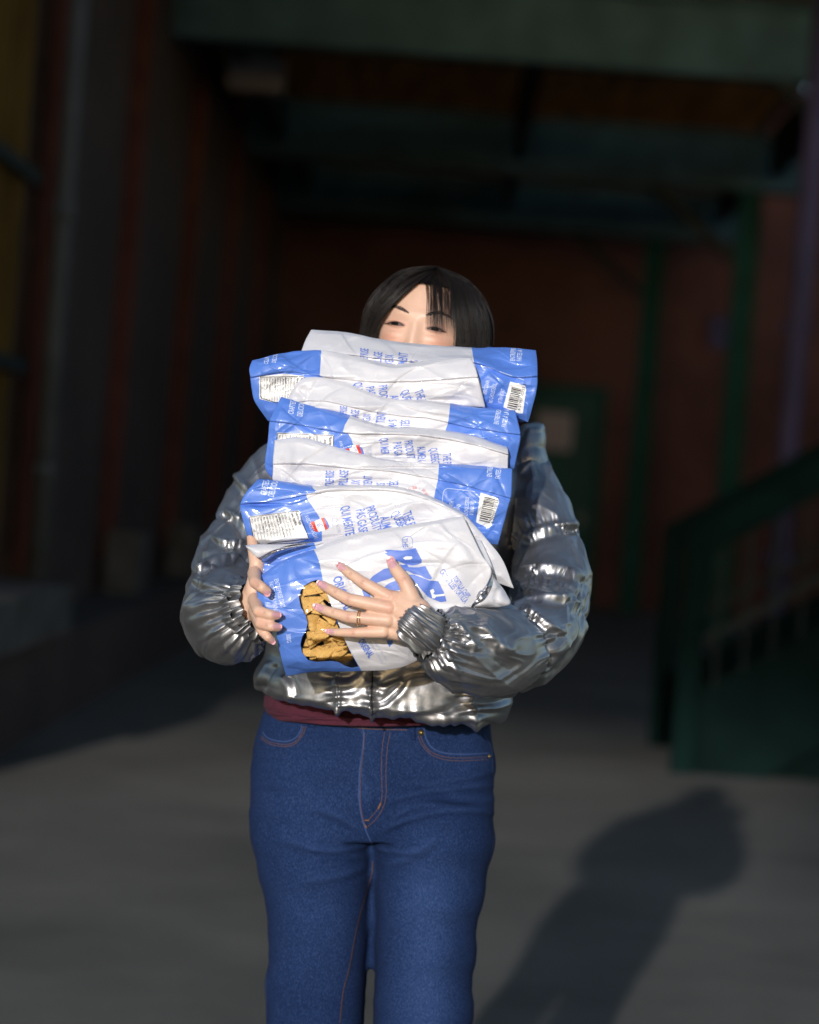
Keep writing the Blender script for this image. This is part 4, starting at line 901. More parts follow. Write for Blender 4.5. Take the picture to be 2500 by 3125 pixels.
# nails
def nail(cx, cy, L, Wd, ang):
    a = R(ang); n = 18; m = 7; V = []
    dx, dy = math.cos(a), -math.sin(a); nx, ny = -dy, dx
    c = vp(cx, cy, 3.3); h0 = hbv.ray_cast(CAM, (c - CAM).normalized())[0]
    if h0 is None: return
    for i in range(m):
        rr = i / (m - 1)
        for k in range(n):
            t = 2 * math.pi * k / n; u = rr * L / 2 * math.copysign(abs(math.cos(t)) ** .8, math.cos(t)); v = rr * Wd / 2 * math.copysign(abs(math.sin(t)) ** .8, math.sin(t))
            q = vp(cx + u * dx + v * nx, cy + u * dy + v * ny, 3.3); h = hbv.ray_cast(CAM, (q - CAM).normalized())
            d = (q - CAM).normalized(); hp = h[0] if h[0] is not None and (h[0] - h0).length < .02 else CAM + d * (h0 - CAM).length
            V.append(hp - d * (.0009 - .0007 * rr ** 3))
    F = [(i * n + k, i * n + (k + 1) % n, (i + 1) * n + (k + 1) % n, (i + 1) * n + k) for i in range(m - 1) for k in range(n)]
    mk('fingernail', V, F, M_nail, woman)
for q in [(1039, 1728, 35, 20, 142), (982, 1784, 37, 21, 148), (971, 1853, 37, 20, 158), (1005, 1927, 31, 15, 172), (1195, 1715, 40, 28, 118),
          (815, 1811, 22, 20, -35), (845, 1876, 30, 19, -8), (847, 1912, 30, 18, -4), (833, 1959, 18, 15, -40)]: nail(*q)
# rings
for x, y, w_, a in [(1106, 1777, 15, 145), (1063, 1829, 16, 150), (1063, 1883, 16, 165), (1079, 1931, 13, 178), (1232, 1768, 18, 125), (1024, 1806, 11, 148), (1016, 1868, 11, 160), (1070, 1752, 11, 142), (786, 1786, 13, -30), (806, 1870, 12, -8), (812, 1907, 12, -8)]:
    for k in (-1, 0, 1):
        c_, s_ = math.cos(R(a)), -math.sin(R(a)); ox, oy = c_ * k * 3.4, s_ * k * 3.4; h_ = w_ * (.5 - .1 * abs(k)); nx_, ny_ = -s_, c_
        pr.line([(x + ox - nx_ * h_, y + oy - ny_ * h_), (x + ox + c_ * 1.2, y + oy + s_ * 1.2), (x + ox + nx_ * h_, y + oy + ny_ * h_)], 1.0, 0, step=3)
pr.build('knuckle_lines', [M_crease], woman)
def torus(name, c, axis, Rr, r, mat, parent):
    axis = Vector(axis).normalized(); a = axis.orthogonal().normalized(); b = axis.cross(a); n, m = 40, 10; V = []
    for i in range(n):
        t = 2 * math.pi * i / n; d = a * math.cos(t) + b * math.sin(t)
        for k in range(m):
            s = 2 * math.pi * k / m; V.append(Vector(c) + d * (Rr + r * math.cos(s)) + axis * r * math.sin(s))
    return mk(name, V, [(i * m + k, ((i + 1) % n) * m + k, ((i + 1) % n) * m + (k + 1) % m, i * m + (k + 1) % m) for i in range(n) for k in range(m)], mat, parent)
ax = vp(1150, 1890, 3.306) - vp(1064, 1883, 3.311)
r1 = torus('ring', vp(1094, 1885.5, 3.3095), ax, .0102, .0007, M_gold, woman); torus('ring', vp(1101, 1886, 3.309), ax + Vector((0, 0, .003)), .0103, .0006, M_gold, woman)
sb = MBd(); sph(sb, vp(1094, 1885, 3.2985), .0014, 6); mk('gemstone', sb.v, sb.f, M_twhite2, r1)
# --- face details, laid on the head
def L2(x, z):                                        # head-local x,z -> picture px
    w_ = toW([[x, -.09, z]]); a, b = proj(w_); return float(a[0]), float(b[0])
pf = Print(headbvh, .0006); pbw = Print(headbvh, .0006)
FM = [M_eye, M_iris, M_lash, M_brow, M_lid]
for s in (-1, 1):
    ex, ez = s * .0315, .0005
    top = [(ex + .0135 * t, ez + .0046 * (1 - t * t) - .0006 * t * s) for t in np.linspace(-1, 1, 13)]; bot = [(ex + .0135 * t, ez - .0006 * (1 - t * t) - .0006 * t * s) for t in np.linspace(1, -1, 13)][1:-1]
    pf.poly([L2(ex + .0165 * math.cos(k * .3), ez + .0012 + .0055 * math.sin(k * .3)) for k in range(21)], 4, off=.0003)
    pf.poly([L2(*q) for q in top + bot], 0)
    pf.poly([L2(ex + .0056 * math.cos(k * .4) - .001, ez + .0014 + min(.0030, max(-.0018, .0056 * math.sin(k * .4)))) for k in range(16)], 1, off=.0009)
    pf.line([L2(x, z + .0003) for x, z in top], 3.4, 2, off=.0012); pf.line([L2(x, z) for x, z in [top[0]] + bot[::-1] + [top[-1]]], 1.3, 2, off=.001)
    xo = ex + s * .0135; pf.line([L2(xo - s * .003, ez + .0006), L2(xo + s * .0035, ez - .0008)], 3, 2, off=.0012)
    for k in range(60):                              # brow hairs
        t = k / 45; bx = s * (.013 + .036 * t); bz_ = .0215 + .0065 * math.sin(min(1, t * 1.35) * 1.7) - .0065 * max(0, t - .62) * 2
        thick = .0050 * (1 - .8 * t ** 2) * min(1, .45 + 3 * t)
        for q in range(4):
            zz = bz_ + thick * (random.random() - .5); le = .0055
            pbw.line([L2(bx, zz), L2(bx + s * le * .8, zz + le * (.45 - .5 * t) + random.uniform(-.001, .001))], 1.1, 3, step=5)
pbw.build_split('eyebrow', FM, woman, 14); pf.build_split('eye', FM, woman, 14)
# --- hair, worked in a frame that tilts with the head: x right, y back, z up
Rt = np.array(Matrix.Rotation(R(4.2), 3, 'Y')); toH = lambda a: np.asarray(a) @ Rt.T + np.array(HC)
OPEN = [(-.014, .072), (-.030, .062), (-.050, .044), (-.070, .018), (-.086, -.018), (-.092, -.2), (.054, -.2), (.052, -.02), (.046, .02), (.038, .05), (.032, .070), (.010, .075)]
def ell(x, z, lift=0):
    a = .103 * (1 + lift); q = 1 - (x / a) ** 2 - (max(z, 0) / (.101 * (1 + lift))) ** 2
    return -(.104 + lift * .1) * math.sqrt(max(q, .0))
nA, nB = 90, 140; V = []
for i in range(nA + 1):
    t = math.pi * i / nA * .66
    for j in range(nB):
        p = 2 * math.pi * j / nB; V.append((.004 + .094 * math.sin(t) * math.sin(p), -.100 * math.sin(t) * math.cos(p) * (1.06 if math.cos(p) < 0 else 1), .0965 * math.cos(t)))
V = np.array(V); F = []; sd_ = sdf(V[:, 0], V[:, 2], OPEN)
for i in range(nA):
    for j in range(nB):
        q = [i * nB + j, (i + 1) * nB + j, (i + 1) * nB + (j + 1) % nB, i * nB + (j + 1) % nB]
        if V[q][:, 1].mean() < -.01 and sd_[q].max() > -.004: continue
        F.append(tuple(q))
hair = mk('hair', toH(V), F, M_hair, woman)
SV, SF = [], []
def strand(pts, wd):
    pts = [np.array(p, float) for p in pts]; n = len(pts); base = len(SV)
    for i, p in enumerate(pts):
        tg = (pts[min(i + 1, n - 1)] - pts[max(i - 1, 0)]); tg /= np.linalg.norm(tg) + 1e-9
        a = np.cross(tg, [0.2, 1, .1]); a /= np.linalg.norm(a) + 1e-9; b = np.cross(tg, a); wq = wd * (1 - .8 * (i / (n - 1)) ** 3)
        for k in range(3):
            t = 2 * math.pi * k / 3; SV.append(p + (a * math.cos(t) + b * math.sin(t)) * wq)
    for i in range(n - 1):
        for k in range(3): SF.append((base + i * 3 + k, base + i * 3 + (k + 1) % 3, base + (i + 1) * 3 + (k + 1) % 3, base + (i + 1) * 3 + k))
rg = random.Random(11)
def curtain(inner, outer, n, wd, bias=1.0, zend=-.10, lift=(0, .05), jit=.0035, trim=(0, 0)):
    CL = [(rg.random() ** bias, rg.gauss(0, jit * .8), rg.uniform(*lift)) for _ in range(max(3, n // 22))]
    for _ in range(n):
        ce, cj, cl_ = rg.choice(CL); e = min(1, max(0, ce + rg.gauss(0, .035))) if rg.random() < .75 else rg.random() ** bias; s0 = (PX + rg.uniform(-.004, .004), .0985); pts = [s0] + [(a[0] * (1 - e) + b[0] * e, a[1] * (1 - e) + b[1] * e) for a, b in zip(inner, outer)]
        if zend is not None: pts.append((pts[-1][0] + rg.uniform(-.004, .004), zend + rg.uniform(-.01, .01)))
        tn = len(pts) - 1 - rg.uniform(*trim); C = crom(np.array(pts), np.linspace(0, tn, 16)); l = cl_ + rg.uniform(-.006, .006); jx = cj + rg.gauss(0, jit * .4); out = []
        for i, (x, z) in enumerate(C):
            t = i / 15; x = x + jx * t; out.append((x, ell(x, z, l) + .0 , z * (1 + l * .3) if z > 0 else z))
        strand(toH(out), rg.uniform(wd * .55, wd))
PX = .002
LI = [(-.024, .068), (-.045, .045), (-.065, .018), (-.080, -.018)]; LO = [(-.053, .085), (-.079, .054), (-.093, .016), (-.097, -.03)]
RI = [(.026, .074), (.036, .038), (.047, .002), (.050, -.035)]; RO = [(.052, .087), (.081, .056), (.098, .012), (.101, -.04)]
curtain(LI, LO, 3200, .00045, .9); curtain(RI, RO, 4200, .00045, .95)
curtain(LI, LO, 60, .0003, 1, lift=(.05, .10), jit=.008); curtain(RI, RO, 80, .0003, 1, lift=(.05, .10), jit=.008)
curtain([(-.012, .084), (-.024, .068)] + LI[1:], [(-.03, .086), (-.04, .066)] + [(x - .006, z) for x, z in LI[1:]], 260, .0006, lift=(.0, .02))
curtain([(-.010, .088), (-.024, .069)], [(.014, .088), (.034, .070)], 520, .0007, zend=None, lift=(0, .03), jit=.001)
B0 = [(-.010, .078), (-.004, .045), (.000, .012), (.003, -.006)]; B1 = [(.026, .080), (.034, .045), (.040, .015), (.044, -.008)]
for q in range(20):
    e = (q + .5) / 20 + rg.uniform(-.03, .03); c = [(a[0] * (1 - e) + b[0] * e, a[1] * (1 - e) + b[1] * e) for a, b in zip(B0, B1)]; w2 = .0010 if q < 3 else .0016
    curtain([(x - w2, z) for x, z in c], [(x + w2, z) for x, z in c], 5 if q < 3 else (9 if q < 13 else 5), .00036, zend=None, lift=(.0, .02), jit=.0012, trim=(0, .9))
for side in (-1, 1):
    for _ in range(1300):
        az = R(88 + 92 * rg.random()); l = rg.uniform(-.04, .04); out = []
        for i in range(14):
            t = i / 13; k = min(1, t / .5)
            if t < .5: ph = k * math.pi / 2; out.append((PX + side * .100 * math.sin(ph) * math.sin(az) * (1 + l), -.104 * math.sin(ph) * math.cos(az) * (1 + l), .0985 * math.cos(ph) * (1 + l * .4)))
            else: out.append((PX + side * .100 * math.sin(az) * (1 + l) + rg.gauss(0, .0004), -.104 * math.cos(az) * (1 + l), -(t - .5) / .5 * .115))
        strand(toH(out), rg.uniform(.0006, .0011))
for _ in range(60):                                  # flyaway hairs
    e = rg.choice([-1, 1]); a0 = rg.uniform(.1, 1.4); r_ = 1.03; pts = [(PX + e * .100 * math.sin(a0 + k * .09) * (r_ + .004 * k), -.02 + rg.gauss(0, .001), .0985 * math.cos(a0 + k * .09) * (r_ + .004 * k)) for k in range(6)]
    strand(toH(pts), .00022)
mk('strands', SV, SF, M_hair, hair)
# ------------------------------------------------------------------ clothing
def deform_lines(px, py, lines):
    """folds: (x0,y0,x1,y1,width px, amp m, bend) -> metres towards the camera"""
    d = np.zeros_like(px)
    for x0, y0, x1, y1, wd, am, bend in lines:
        L = math.hypot(x1 - x0, y1 - y0); ux, uy = (x1 - x0) / L, (y1 - y0) / L; u = ((px - x0) * ux + (py - y0) * uy) / L; v = -(px - x0) * uy + (py - y0) * ux
        v = v - bend * 4 * u * (1 - u); k = np.clip(np.minimum(u + .12, 1.12 - u) / .24, 0, 1); k = k * k * (3 - 2 * k)
        d += am * k * (np.exp(-(v / wd) ** 2) - .6 * np.exp(-((v - 1.6 * wd) / (wd * 1.1)) ** 2))
    return d
def vnormals(V, F):
    me = bpy.data.meshes.new('n'); me.from_pydata([tuple(v) for v in V], [], F); me.update(); n = np.empty(len(V) * 3); me.vertices.foreach_get('normal', n); bpy.data.meshes.remove(me); return n.reshape(-1, 3)
# --- jeans
parts = []
parts.append(loft([(815, 2150, 1495, 2205, 3.785, .105), (800, 2200, 1503, 2252, 3.785, .115), (780, 2260, 1507, 2312, 3.785, .125), (765, 2345, 1509, 2397, 3.785, .13), (758, 2430, 1511, 2480, 3.785, .13), (762, 2520, 1508, 2562, 3.79, .12)])[:2])
parts.append(loft([(764, 2380, 1142, 2400, 3.78, .115), (759, 2450, 1142, 2475, 3.78, .118), (763, 2530, 1138, 2555, 3.78, .115), (784, 2620, 1142, 2640, 3.78, .11), (802, 2720, 1134, 2735, 3.78, .105), (812, 2830, 1132, 2848, 3.78, .10), (813, 3000, 1119, 3012, 3.78, .098), (813, 3140, 1109, 3150, 3.78, .098), (808, 3500, 1095, 3512, 3.79, .105), (780, 3950, 1090, 3960, 3.80, .12)])[:2])
parts.append(loft([(1120, 2400, 1511, 2430, 3.775, .115), (1134, 2470, 1510, 2497, 3.775, .118), (1134, 2560, 1503, 2590, 3.775, .117), (1138, 2650, 1490, 2680, 3.775, .112), (1143, 2745, 1472, 2772, 3.77, .108), (1140, 2860, 1457, 2884, 3.77, .104), (1141, 3010, 1447, 3032, 3.77, .10), (1138, 3140, 1442, 3160, 3.77, .10), (1130, 3500, 1430, 3525, 3.78, .105), (1115, 3960, 1440, 3985, 3.79, .12)])[:2])
Vj, Fj = cat(*parts); Vj, Fj = remesh(Vj, Fj, .0042, 8)
nj = vnormals(Vj, Fj); px, py = proj(Vj)
dl = deform_lines(px, py, [(1180, 2530, 1500, 2480, 10, .0035, -28), (1200, 2440, 1500, 2400, 9, .003, -10), (1215, 2400, 1490, 2360, 8, .0022, 8), (1150, 2590, 1270, 2600, 7, .004, 6), (960, 2470, 1090, 2530, 12, .0025, -8), (940, 2590, 1125, 2580, 8, .0032, 8), (860, 2560, 1120, 2610, 14, .002, 10),
    (1200, 2500, 1330, 2455, 8, .003, -12), (1115, 2300, 1150, 2480, 10, -.002, 0), (1270, 2380, 1500, 2440, 9, .002, 14), (1180, 2640, 1330, 2560, 14, .0025, 10), (930, 2690, 1120, 2640, 12, .002, 10)])
d = dl + .0035 * (vn(px * .006, py * .012, 3) - .5) * 2 + .0012 * (vn(px * .02, py * .035, 8) - .5)
Vj = Vj + nj * (1.2 * d)[:, None]
fade = .75 * np.exp(-((px - 1300) / 75) ** 2) * np.clip((py - 2480) / 250, 0, 1) + .38 * np.exp(-((px - 960) / 120) ** 2) * np.clip((py - 2250) / 100, 0, 1) * np.exp(-((py - 2500) / 300) ** 2) + .25 * np.exp(-((px - 1120) / 25) ** 2) * (py < 2440) + .1 + (dl * 95).clip(-.3, .55)  # thigh wear and whiskers, with crease highlights painted along the fold ridges
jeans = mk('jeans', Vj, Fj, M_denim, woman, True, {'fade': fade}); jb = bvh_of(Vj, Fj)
pj = Print(jb, .0009); JM = [M_thread, M_seam, M_denim, M_brass, M_dark]
c3 = lambda L: [(720 + x / 1.9167, 2080 + y / 1.9167) for x, y in L]
c4 = lambda L: [(700 + x / 1.9167, 2550 + y / 1.9167) for x, y in L]
def st(L, wd=1.5, dash=6): pj.line(crom(np.array(L, float), np.linspace(0, len(L) - 1, 80)), wd, 0, dash=dash, off=.0012)
def sm(L, wd=3, mi=1, off=.0008): pj.line(crom(np.array(L, float), np.linspace(0, len(L) - 1, 60)), wd * .75, mi, off=off)
for off_ in (0, 12): st(c3([(150 - off_ * .2, 318 + off_), (180, 345 + off_), (230, 362 + off_), (300, 368 + off_), (350, 350 + off_), (385 + off_, 300 + off_ * .3), (395 + off_, 260)]))
sm(c3([(155, 295), (180, 325), (230, 345), (300, 350), (350, 328), (378, 290), (384, 255)]), 3.5)
pj.build('pocket_stitching', JM, jeans); pj = Print(jb, .0009)
for off_ in (0, 16): st(c3([(1082 - off_, 320), (1100 - off_ * .7, 365 + off_ * .4), (1130, 402 + off_), (1180, 430 + off_), (1250, 445 + off_), (1340, 447 + off_), (1480, 440 + off_)]))
sm(c3([(1100, 275), (1112, 330), (1140, 380), (1190, 410), (1260, 423), (1360, 425), (1482, 418)]), 4)
pj.build('pocket_stitching', JM, jeans); pj = Print(jb, .0009)
st(c3([(735, 275), (860, 280), (1005, 283)]), 2, 7); st(c3([(590, 243), (660, 262), (735, 275)]), 2, 7)
st(c3([(870, 295), (856, 400), (852, 520), (855, 640), (850, 700), (820, 760), (770, 815)])); st(c3([(903, 300), (885, 400), (878, 520), (880, 640), (872, 700), (850, 760), (810, 815), (770, 850)]))
sm(c3([(742, 250), (748, 330), (738, 420), (724, 520), (720, 620), (722, 700), (735, 790), (760, 870), (795, 950)]), 4); st(c3([(752, 300), (745, 420), (732, 520), (728, 640), (732, 740), (748, 820), (762, 860)]), 1.5)
pj.line(c3([(832, 745), (848, 712)]), 4.5, 0, off=.0014); pj.line(c3([(752, 812), (780, 812)]), 3.5, 0, off=.0014); pj.line(c3([(756, 838), (766, 858)]), 3, 0, off=.0014)
pj.build('fly_stitching', JM, jeans); pj = Print(jb, .0009)
sm(c3([(1455, 310), (1490, 380), (1500, 460), (1510, 620), (1512, 760), (1510, 900), (1490, 1060), (1475, 1180)]), 2.5)
pj.build('side_seam', JM, jeans); pj = Print(jb, .0009)
st(c4([(838, 150), (832, 230), (800, 340), (760, 480), (730, 620), (700, 780), (665, 920), (645, 1100)]), 1.6, 7); sm(c4([(842, 160), (836, 240), (806, 350), (766, 490), (736, 630), (706, 790), (671, 930), (651, 1100)]), 2.5, 4, .0007)
sm(c4([(205, 430), (215, 600), (214, 800), (216, 1100)]), 2, 1)
pj.build('inner_seam', JM, jeans)
# belt loop, rivets
def patch(b, quad, lift, name, mat, parent, n=14, m=14, thick=.002, round_=True, disp=None):
    """a raised panel following the surface under the picture quad tl,tr,br,bl"""
    tl_, tr_, br_, bl_ = [np.array(q, float) for q in quad]; G = []
    for i in range(m):
        for k in range(n):
            u, v = k / (n - 1), i / (m - 1); q = (tl_ * (1 - u) + tr_ * u) * (1 - v) + (bl_ * (1 - u) + br_ * u) * v
            dd = (vp(q[0], q[1], 3.5) - CAM).normalized(); h = b.ray_cast(CAM, dd)[0]
            if h is None: h = vp(q[0], q[1], 3.66)
            e = min(u, 1 - u, v, 1 - v) * min(n, m); lf = lift * (1 - math.exp(-e * 1.6)) if round_ else lift
            if disp: lf += disp(q[0], q[1])
            G.append(h - dd * lf)
    f = [tuple(map(int, q)) for q in grid_faces(m, n)]; Bk = [p + Vector((0, thick, 0)) for p in G]
    bo = list(range(n)) + [i * n + n - 1 for i in range(1, m)] + [(m - 1) * n + k for k in range(n - 2, -1, -1)] + [i * n for i in range(m - 2, 0, -1)]
    rim = [(bo[i], bo[(i + 1) % len(bo)], bo[(i + 1) % len(bo)] + n * m, bo[i] + n * m) for i in range(len(bo))]
    return mk(name, G + Bk, f + [tuple(k + n * m for k in q[::-1]) for q in f] + rim, mat, parent)
for qd in ([(1008, 245), (1050, 250), (1055, 345), (1022, 345)], [(425, 238), (470, 250), (462, 275), (420, 262)]):
    lp = patch(jb, c3(qd), .0035, 'belt_loop', M_denim, jeans, n=8)
    lp.data.attributes.new('fade', 'FLOAT', 'POINT')
def rivet(x, y, r):
    dd = (vp(x, y, 3.5) - CAM).normalized(); h = jb.ray_cast(CAM, dd)[0]; b = MBd(); b.tube(h, h - dd * .003, r, 20, r * .85); sph(b, h - dd * .003, r * .45, 6); b.build('rivet', M_brass, jeans, True)
rivet(*c3([(1084, 299)])[0], .0052); rivet(*c3([(1482, 438)])[0], .0032)
# --- shirt hem
Vs, Fs, k_, n_ = loft([(850, 2020, 1480, 2070, 3.785, .11), (812, 2110, 1490, 2160, 3.785, .124), (806, 2145, 1494, 2198, 3.785, .127), (808, 2158, 1496, 2185, 3.785, .136), (818, 2178, 1490, 2190, 3.785, .137), (832, 2184, 1480, 2194, 3.785, .132), (850, 2176, 1470, 2188, 3.785, .11)], sub=10)
px, py = proj(Vs); ns = vnormals(Vs, Fs); d = deform_lines(px, py, [(850, 2190, 1150, 2185, 5, .003, -6), (950, 2200, 1260, 2200, 5, .003, 5), (820, 2165, 1000, 2185, 5, .003, 4)]) + .0010 * (ridge(px * .008, py * .04, 4) - .4)
mk('shirt', Vs + ns * d[:, None], Fs, M_maroon, woman)
def creases(x, y, s, n, L=(.03, .08), wd=(.003, .008), amp=.004, ang=(0, .9), wrap=None):
    r = np.random.RandomState(s); d = np.zeros_like(x * y); x0, x1, y0, y1 = x.min(), x.max(), y.min(), y.max()
    for i in range(n):
        cx, cy, a = r.uniform(x0, x1), r.uniform(y0, y1), r.normal(*ang); l, w_ = r.uniform(*L), r.uniform(*wd); b_ = r.uniform(-3, 3)
        dx = x - cx; dy = y - cy
        if wrap: dy = (dy + wrap / 2) % wrap - wrap / 2
        u = dx * math.cos(a) + dy * math.sin(a); v = -dx * math.sin(a) + dy * math.cos(a) + b_ * u * u; k = np.exp(-(u / l) ** 2)
        am = amp * r.uniform(.4, 1); d = d + am * k * (np.exp(-np.abs(v) / w_) - .55 * np.exp(-np.abs(v - 2.4 * w_) / (1.5 * w_)))
    return d
def billow(x, y, s, n=4):
    h = 0; a = 1.0; tot = 0
    for k in range(n):
        f = 2.05 ** k; w_ = vn(x * f + 31 * k, y * f + 17 * k, s + 5 * k); h = h + a * np.abs(2 * w_ - 1); tot += a; a *= .44
    return .5 - h / tot
# --- jacket trunk
Vt, Ft, kt, ntt = loft([(1130, 1290, 1450, 1310, 3.80, .07), (960, 1350, 1560, 1385, 3.79, .095), (860, 1450, 1610, 1500, 3.785, .115), (830, 1700, 1600, 1750, 3.785, .13), (822, 1900, 1592, 1950, 3.765, .187), (806, 2000, 1585, 2062, 3.75, .1855), (783, 2045, 1572, 2105, 3.745, .185), (779, 2075, 1565, 2146, 3.745, .1873), (790, 2097, 1555, 2176, 3.748, .1905), (826, 2115, 1534, 2204, 3.755, .176), (860, 2110, 1510, 2198, 3.785, .14), (850, 2090, 1520, 2170, 3.785, .12)], n=420, sub=34, sq=2.35)
px, py = proj(Vt); nn = vnormals(Vt, Ft)
hem = 2150 + (px - 830) * .131; dist = hem - py
def seamline(px, x0, k=0): return np.abs(px - x0 - k * (py - 2100))
wv = vn(px * .011, py * .011, 5)
d = .0034 * billow(px * .0060 + .004 * (py - 2100) + wv, py * .0085 - px * .003, 31, 3)
d += .0010 * (vn(px * .05, py * .02, 2) - .5) + creases(px * .0005, py * .0005, 5, 34, (.02, .05), (.003, .009), .0024, (1.2, .7)) * (nn[:, 1] < .2)
pk_ = np.exp(-(dist / 45).clip(0, 9)); d += .0018 * pk_ * np.sin(px * .16 + 3 * vn(px * .03, py * .01, 9)) * vn(px * .02, py * .0, 14)
for x0, k, wdt in ((1437, .25, 13), (1031, .02, 8), (1137, 0, 5)):
    sd = (px - x0 - k * (py - 2150)); d += -.010 * np.exp(-(sd / wdt) ** 2) + .004 * np.exp(-(sd / (wdt * 4)) ** 2) * np.sin(py * .17 + 4 * vn(px * .01, py * .03, 4))
d += deform_lines(px, py, [(1150, 2150, 1240, 2060, 12, .005, 10), (1160, 2090, 1300, 2050, 10, .005, -8), (1220, 2200, 1420, 2150, 14, .006, 10), (1430, 2200, 1540, 2230, 9, .006, -6), (840, 2030, 800, 2110, 10, .006, 6), (880, 2060, 900, 2130, 12, .005, -6), (1455, 2150, 1560, 2130, 9, .005, 6)])
Vt = Vt + nn * d[:, None]; jac = mk('jacket', Vt, Ft, M_jacket, woman); tbv = bvh_of(Vt, Ft)
patch(tbv, [(1033, 2010), (1134, 2010), (1134, 2170), (1028, 2162)], .007, 'placket', M_jacket, jac, 26, 40, disp=lambda x, y: .0016 * math.sin(x * .09 + y * .05) * math.sin(y * .08))
pz = Print(tbv, .0022); pz.line([(1137, 2030), (1137, 2080), (1133, 2120), (1137, 2178)], 5, 0, off=.004); pz.build('zip_seam', [M_dark], jac)
# --- sleeves
def sleeve(ctr, seams, puck, seed, name='sleeve', nth=300, sub=None, amp=.011, folds=()):
    ctr = np.array(ctr, float); L = np.hypot(*np.diff(ctr[:, :2], axis=0).T).sum(); NS = int(L / 3.0); C = crom(ctr, np.linspace(0, len(ctr) - 1, NS))
    Wc = Pn(C[:, :3]); rad = C[:, 3] * C[:, 2] / FPX; seg = np.linalg.norm(np.diff(Wc, axis=0), axis=1); S = np.r_[0, np.cumsum(seg)]
    T = np.gradient(Wc, axis=0)
    for _ in range(12): T[1:-1] = (T[:-2] + T[1:-1] + T[2:]) / 3
    T /= np.linalg.norm(T, axis=1)[:, None]
    A = np.zeros_like(T); a = np.cross(T[0], [0, 1, 0]); a /= np.linalg.norm(a)
    for i in range(NS): a = a - T[i] * (a @ T[i]); a /= np.linalg.norm(a); A[i] = a
    Bx = np.cross(T, A); th = np.linspace(0, 2 * math.pi, nth, endpoint=False)
    s = S[:, None] + 0 * th[None]; ar = th[None] * .09 + 0 * s
    c1, s1 = np.cos(th)[None] * .09, np.sin(th)[None] * .09            # periodic noise coordinates
    w1 = vn(s * 14 + c1 * 20, s1 * 20 + 3, seed)
    d = amp * 1.5 * billow(s * 6 + w1 * 1.1 + c1 * 6 + s1 * 3, s1 * 6 + s * 3 + 20, seed + 1, 3) + amp * .35 * (vn(s * 6 + c1 * 9, s1 * 9, seed + 3) - .5)
    d = d + creases(s, ar, seed + 40, int(120 * S[-1]), (.03, .09), (.004, .011), amp * .50, (math.pi / 2, .75), .09 * 2 * math.pi)
    for s0, wd, dep, pamp in seams:
        s0 = s0 * S[-1]; dd = s - s0 - .004 * np.sin(3 * th[None]); d = d * (1 - .6 * np.exp(-(dd / (wd * 1.2)) ** 2)) - dep * np.exp(-(np.abs(dd) / wd) ** 1.2)
        ph_ = th[None] * 21 + 11 * vn(c1 * 40 + 9, s1 * 40, seed + 7)
        d += pamp * .55 * np.sin(ph_ + dd * 40) * np.exp(-np.abs(np.abs(dd) - .008) / .016) * vn(c1 * 60, s1 * 60 + 4, seed + 5) * 1.6
    R_ = rad[:, None] + d
    V = Wc[:, None, :] + A[:, None, :] * (np.cos(th)[None, :, None] * R_[..., None]) + Bx[:, None, :] * (np.sin(th)[None, :, None] * R_[..., None])
    V = V.reshape(-1, 3); i = np.arange(NS - 1)[:, None] * nth; j = np.arange(nth)[None, :]
    F = [tuple(map(int, q)) for q in np.stack([i + j, i + (j + 1) % nth, i + nth + (j + 1) % nth, i + nth + j], -1).reshape(-1, 4)]
    if folds:
        px, py = proj(V); nn = vnormals(V, F); dn = deform_lines(px, py, folds); V = V + nn * (dn * (nn[:, 1] < 0))[:, None]
    return mk(name, V, F, M_jacket, jac), V, F
# her left arm (right in the picture): shoulder, elbow, forearm across the stack
SL, V, F = sleeve([(1530, 1380, 3.80, 66), (1580, 1440, 3.79, 80), (1630, 1540, 3.76, 92), (1668, 1655, 3.72, 104), (1684, 1760, 3.67, 112), (1680, 1850, 3.60, 112), (1650, 1920, 3.54, 118), (1590, 1968, 3.48, 128), (1520, 1985, 3.42, 132), (1440, 1985, 3.365, 124), (1370, 1968, 3.33, 104), (1330, 1950, 3.315, 82), (1312, 1940, 3.308, 70)],
    [(.27, .012, .006, .004), (.50, .010, .007, .004), (.72, .009, .012, .005), (.985, .006, .002, .007)], 0, 101, folds=[(1590, 1650, 1760, 1600, 12, .008, -12), (1580, 1740, 1780, 1760, 12, .008, -20), (1600, 1800, 1740, 1820, 12, .007, 10), (1610, 1850, 1720, 1930, 10, .006, 8), (1470, 1900, 1560, 1990, 16, .006, 10), (1340, 1930, 1400, 2060, 9, .005, 6), (1380, 1900, 1450, 1980, 9, .006, -8)])
CF, V, F = sleeve([(1322, 1946, 3.312, 70), (1300, 1928, 3.305, 66), (1270, 1905, 3.300, 62), (1256, 1894, 3.299, 62), (1252, 1891, 3.300, 54)], [(.05, .006, .004, .006), (.5, .010, .0, .0035), (.92, .004, .0, .004)], 0, 117, 'cuff', amp=.0035)
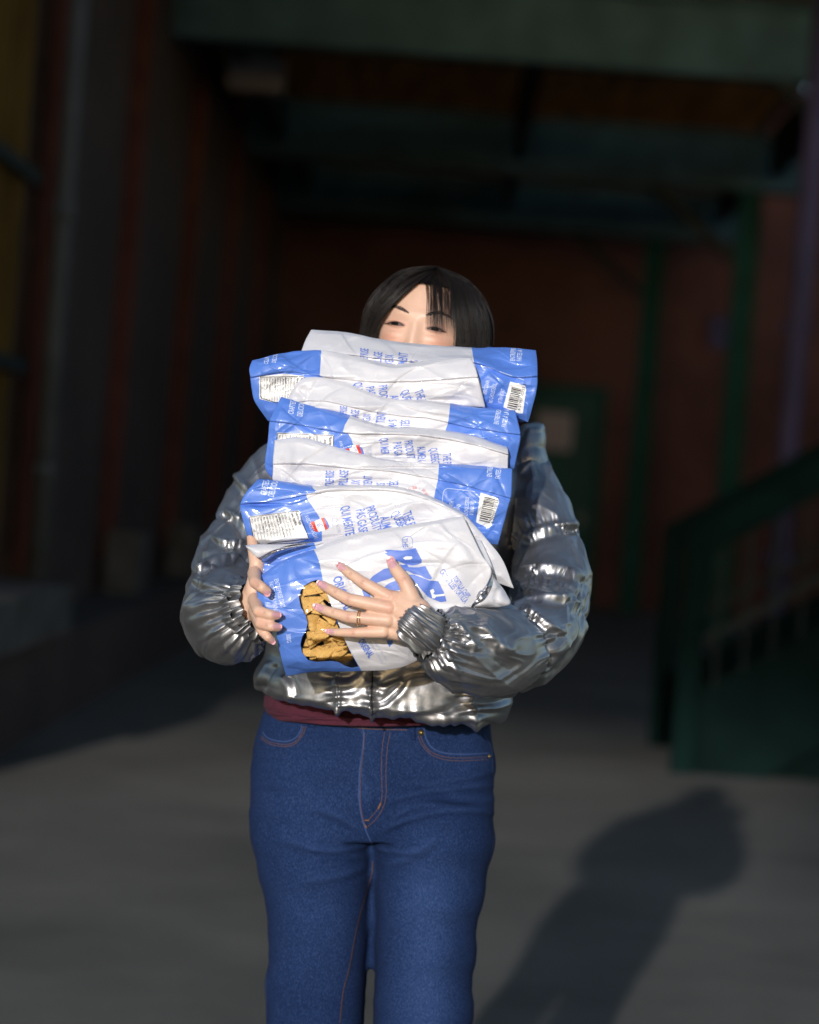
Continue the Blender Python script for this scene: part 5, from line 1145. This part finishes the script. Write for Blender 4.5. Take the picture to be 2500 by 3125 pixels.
# her right arm (left in the picture)
SL2, V, F = sleeve([(930, 1380, 3.80, 60), (860, 1420, 3.79, 74), (802, 1500, 3.77, 84), (750, 1600, 3.73, 90), (706, 1700, 3.68, 98), (684, 1790, 3.61, 104), (680, 1855, 3.54, 116), (690, 1885, 3.48, 126), (712, 1886, 3.435, 124), (738, 1874, 3.41, 104), (756, 1866, 3.40, 90), (764, 1862, 3.397, 84)],
    [(.33, .010, .006, .004), (.56, .010, .007, .004), (.985, .006, .002, .008)], 0, 131, folds=[(690, 1560, 760, 1640, 9, .009, -10), (650, 1640, 750, 1650, 8, .008, 12), (600, 1740, 730, 1700, 11, .009, -10), (590, 1770, 700, 1790, 12, .007, 8), (700, 1420, 780, 1520, 12, .007, 6)])
CF2, V, F = sleeve([(745, 1870, 3.405, 92), (758, 1864, 3.399, 92), (774, 1856, 3.393, 86), (781, 1853, 3.391, 80)], [(.1, .006, .004, .008), (.9, .004, 0, .005)], 0, 137, 'cuff', amp=.002)
# collar, seen beside the stack at right
cv, cf, _, _ = loft([(1180, 1215, 1440, 1225, 3.80, .085), (1150, 1260, 1480, 1275, 3.80, .09), (1130, 1310, 1500, 1330, 3.80, .09), (1120, 1340, 1510, 1360, 3.80, .08)], n=120, sub=10)
mk('collar', cv, cf, M_jacket, jac)
cv, cf, _, _ = loft([(1622, 1287, 1648, 1288, 3.83, .012), (1600, 1294, 1660, 1294, 3.83, .04), (1582, 1306, 1666, 1308, 3.83, .06), (1560, 1340, 1667, 1350, 3.83, .07), (1540, 1390, 1672, 1400, 3.82, .07), (1520, 1450, 1680, 1460, 3.81, .06)], n=100, sub=10)
px, py = proj(cv); nn = vnormals(cv, cf); cv = cv + nn * (.005 * billow(px * .009, py * .012, 5, 2))[:, None]
mk('hood', cv, cf, M_jacket, jac)
# --- shoes
for x in (940, 1290):
    p = vp(x, 3980, 3.78); b = MBd(); sph(b, (p.x, 3.70, .05), .05, 12, (1, 2.5, .9)); sph(b, (p.x, 3.80, .065), .05, 12, (.95, 1.2, 1.2)); b.box((p.x - .05, 3.58, 0), (p.x + .05, 3.86, .03))
    v, f = remesh(b.v, b.f, .005, 4); mk('shoe', v, f, M_shoe, woman)
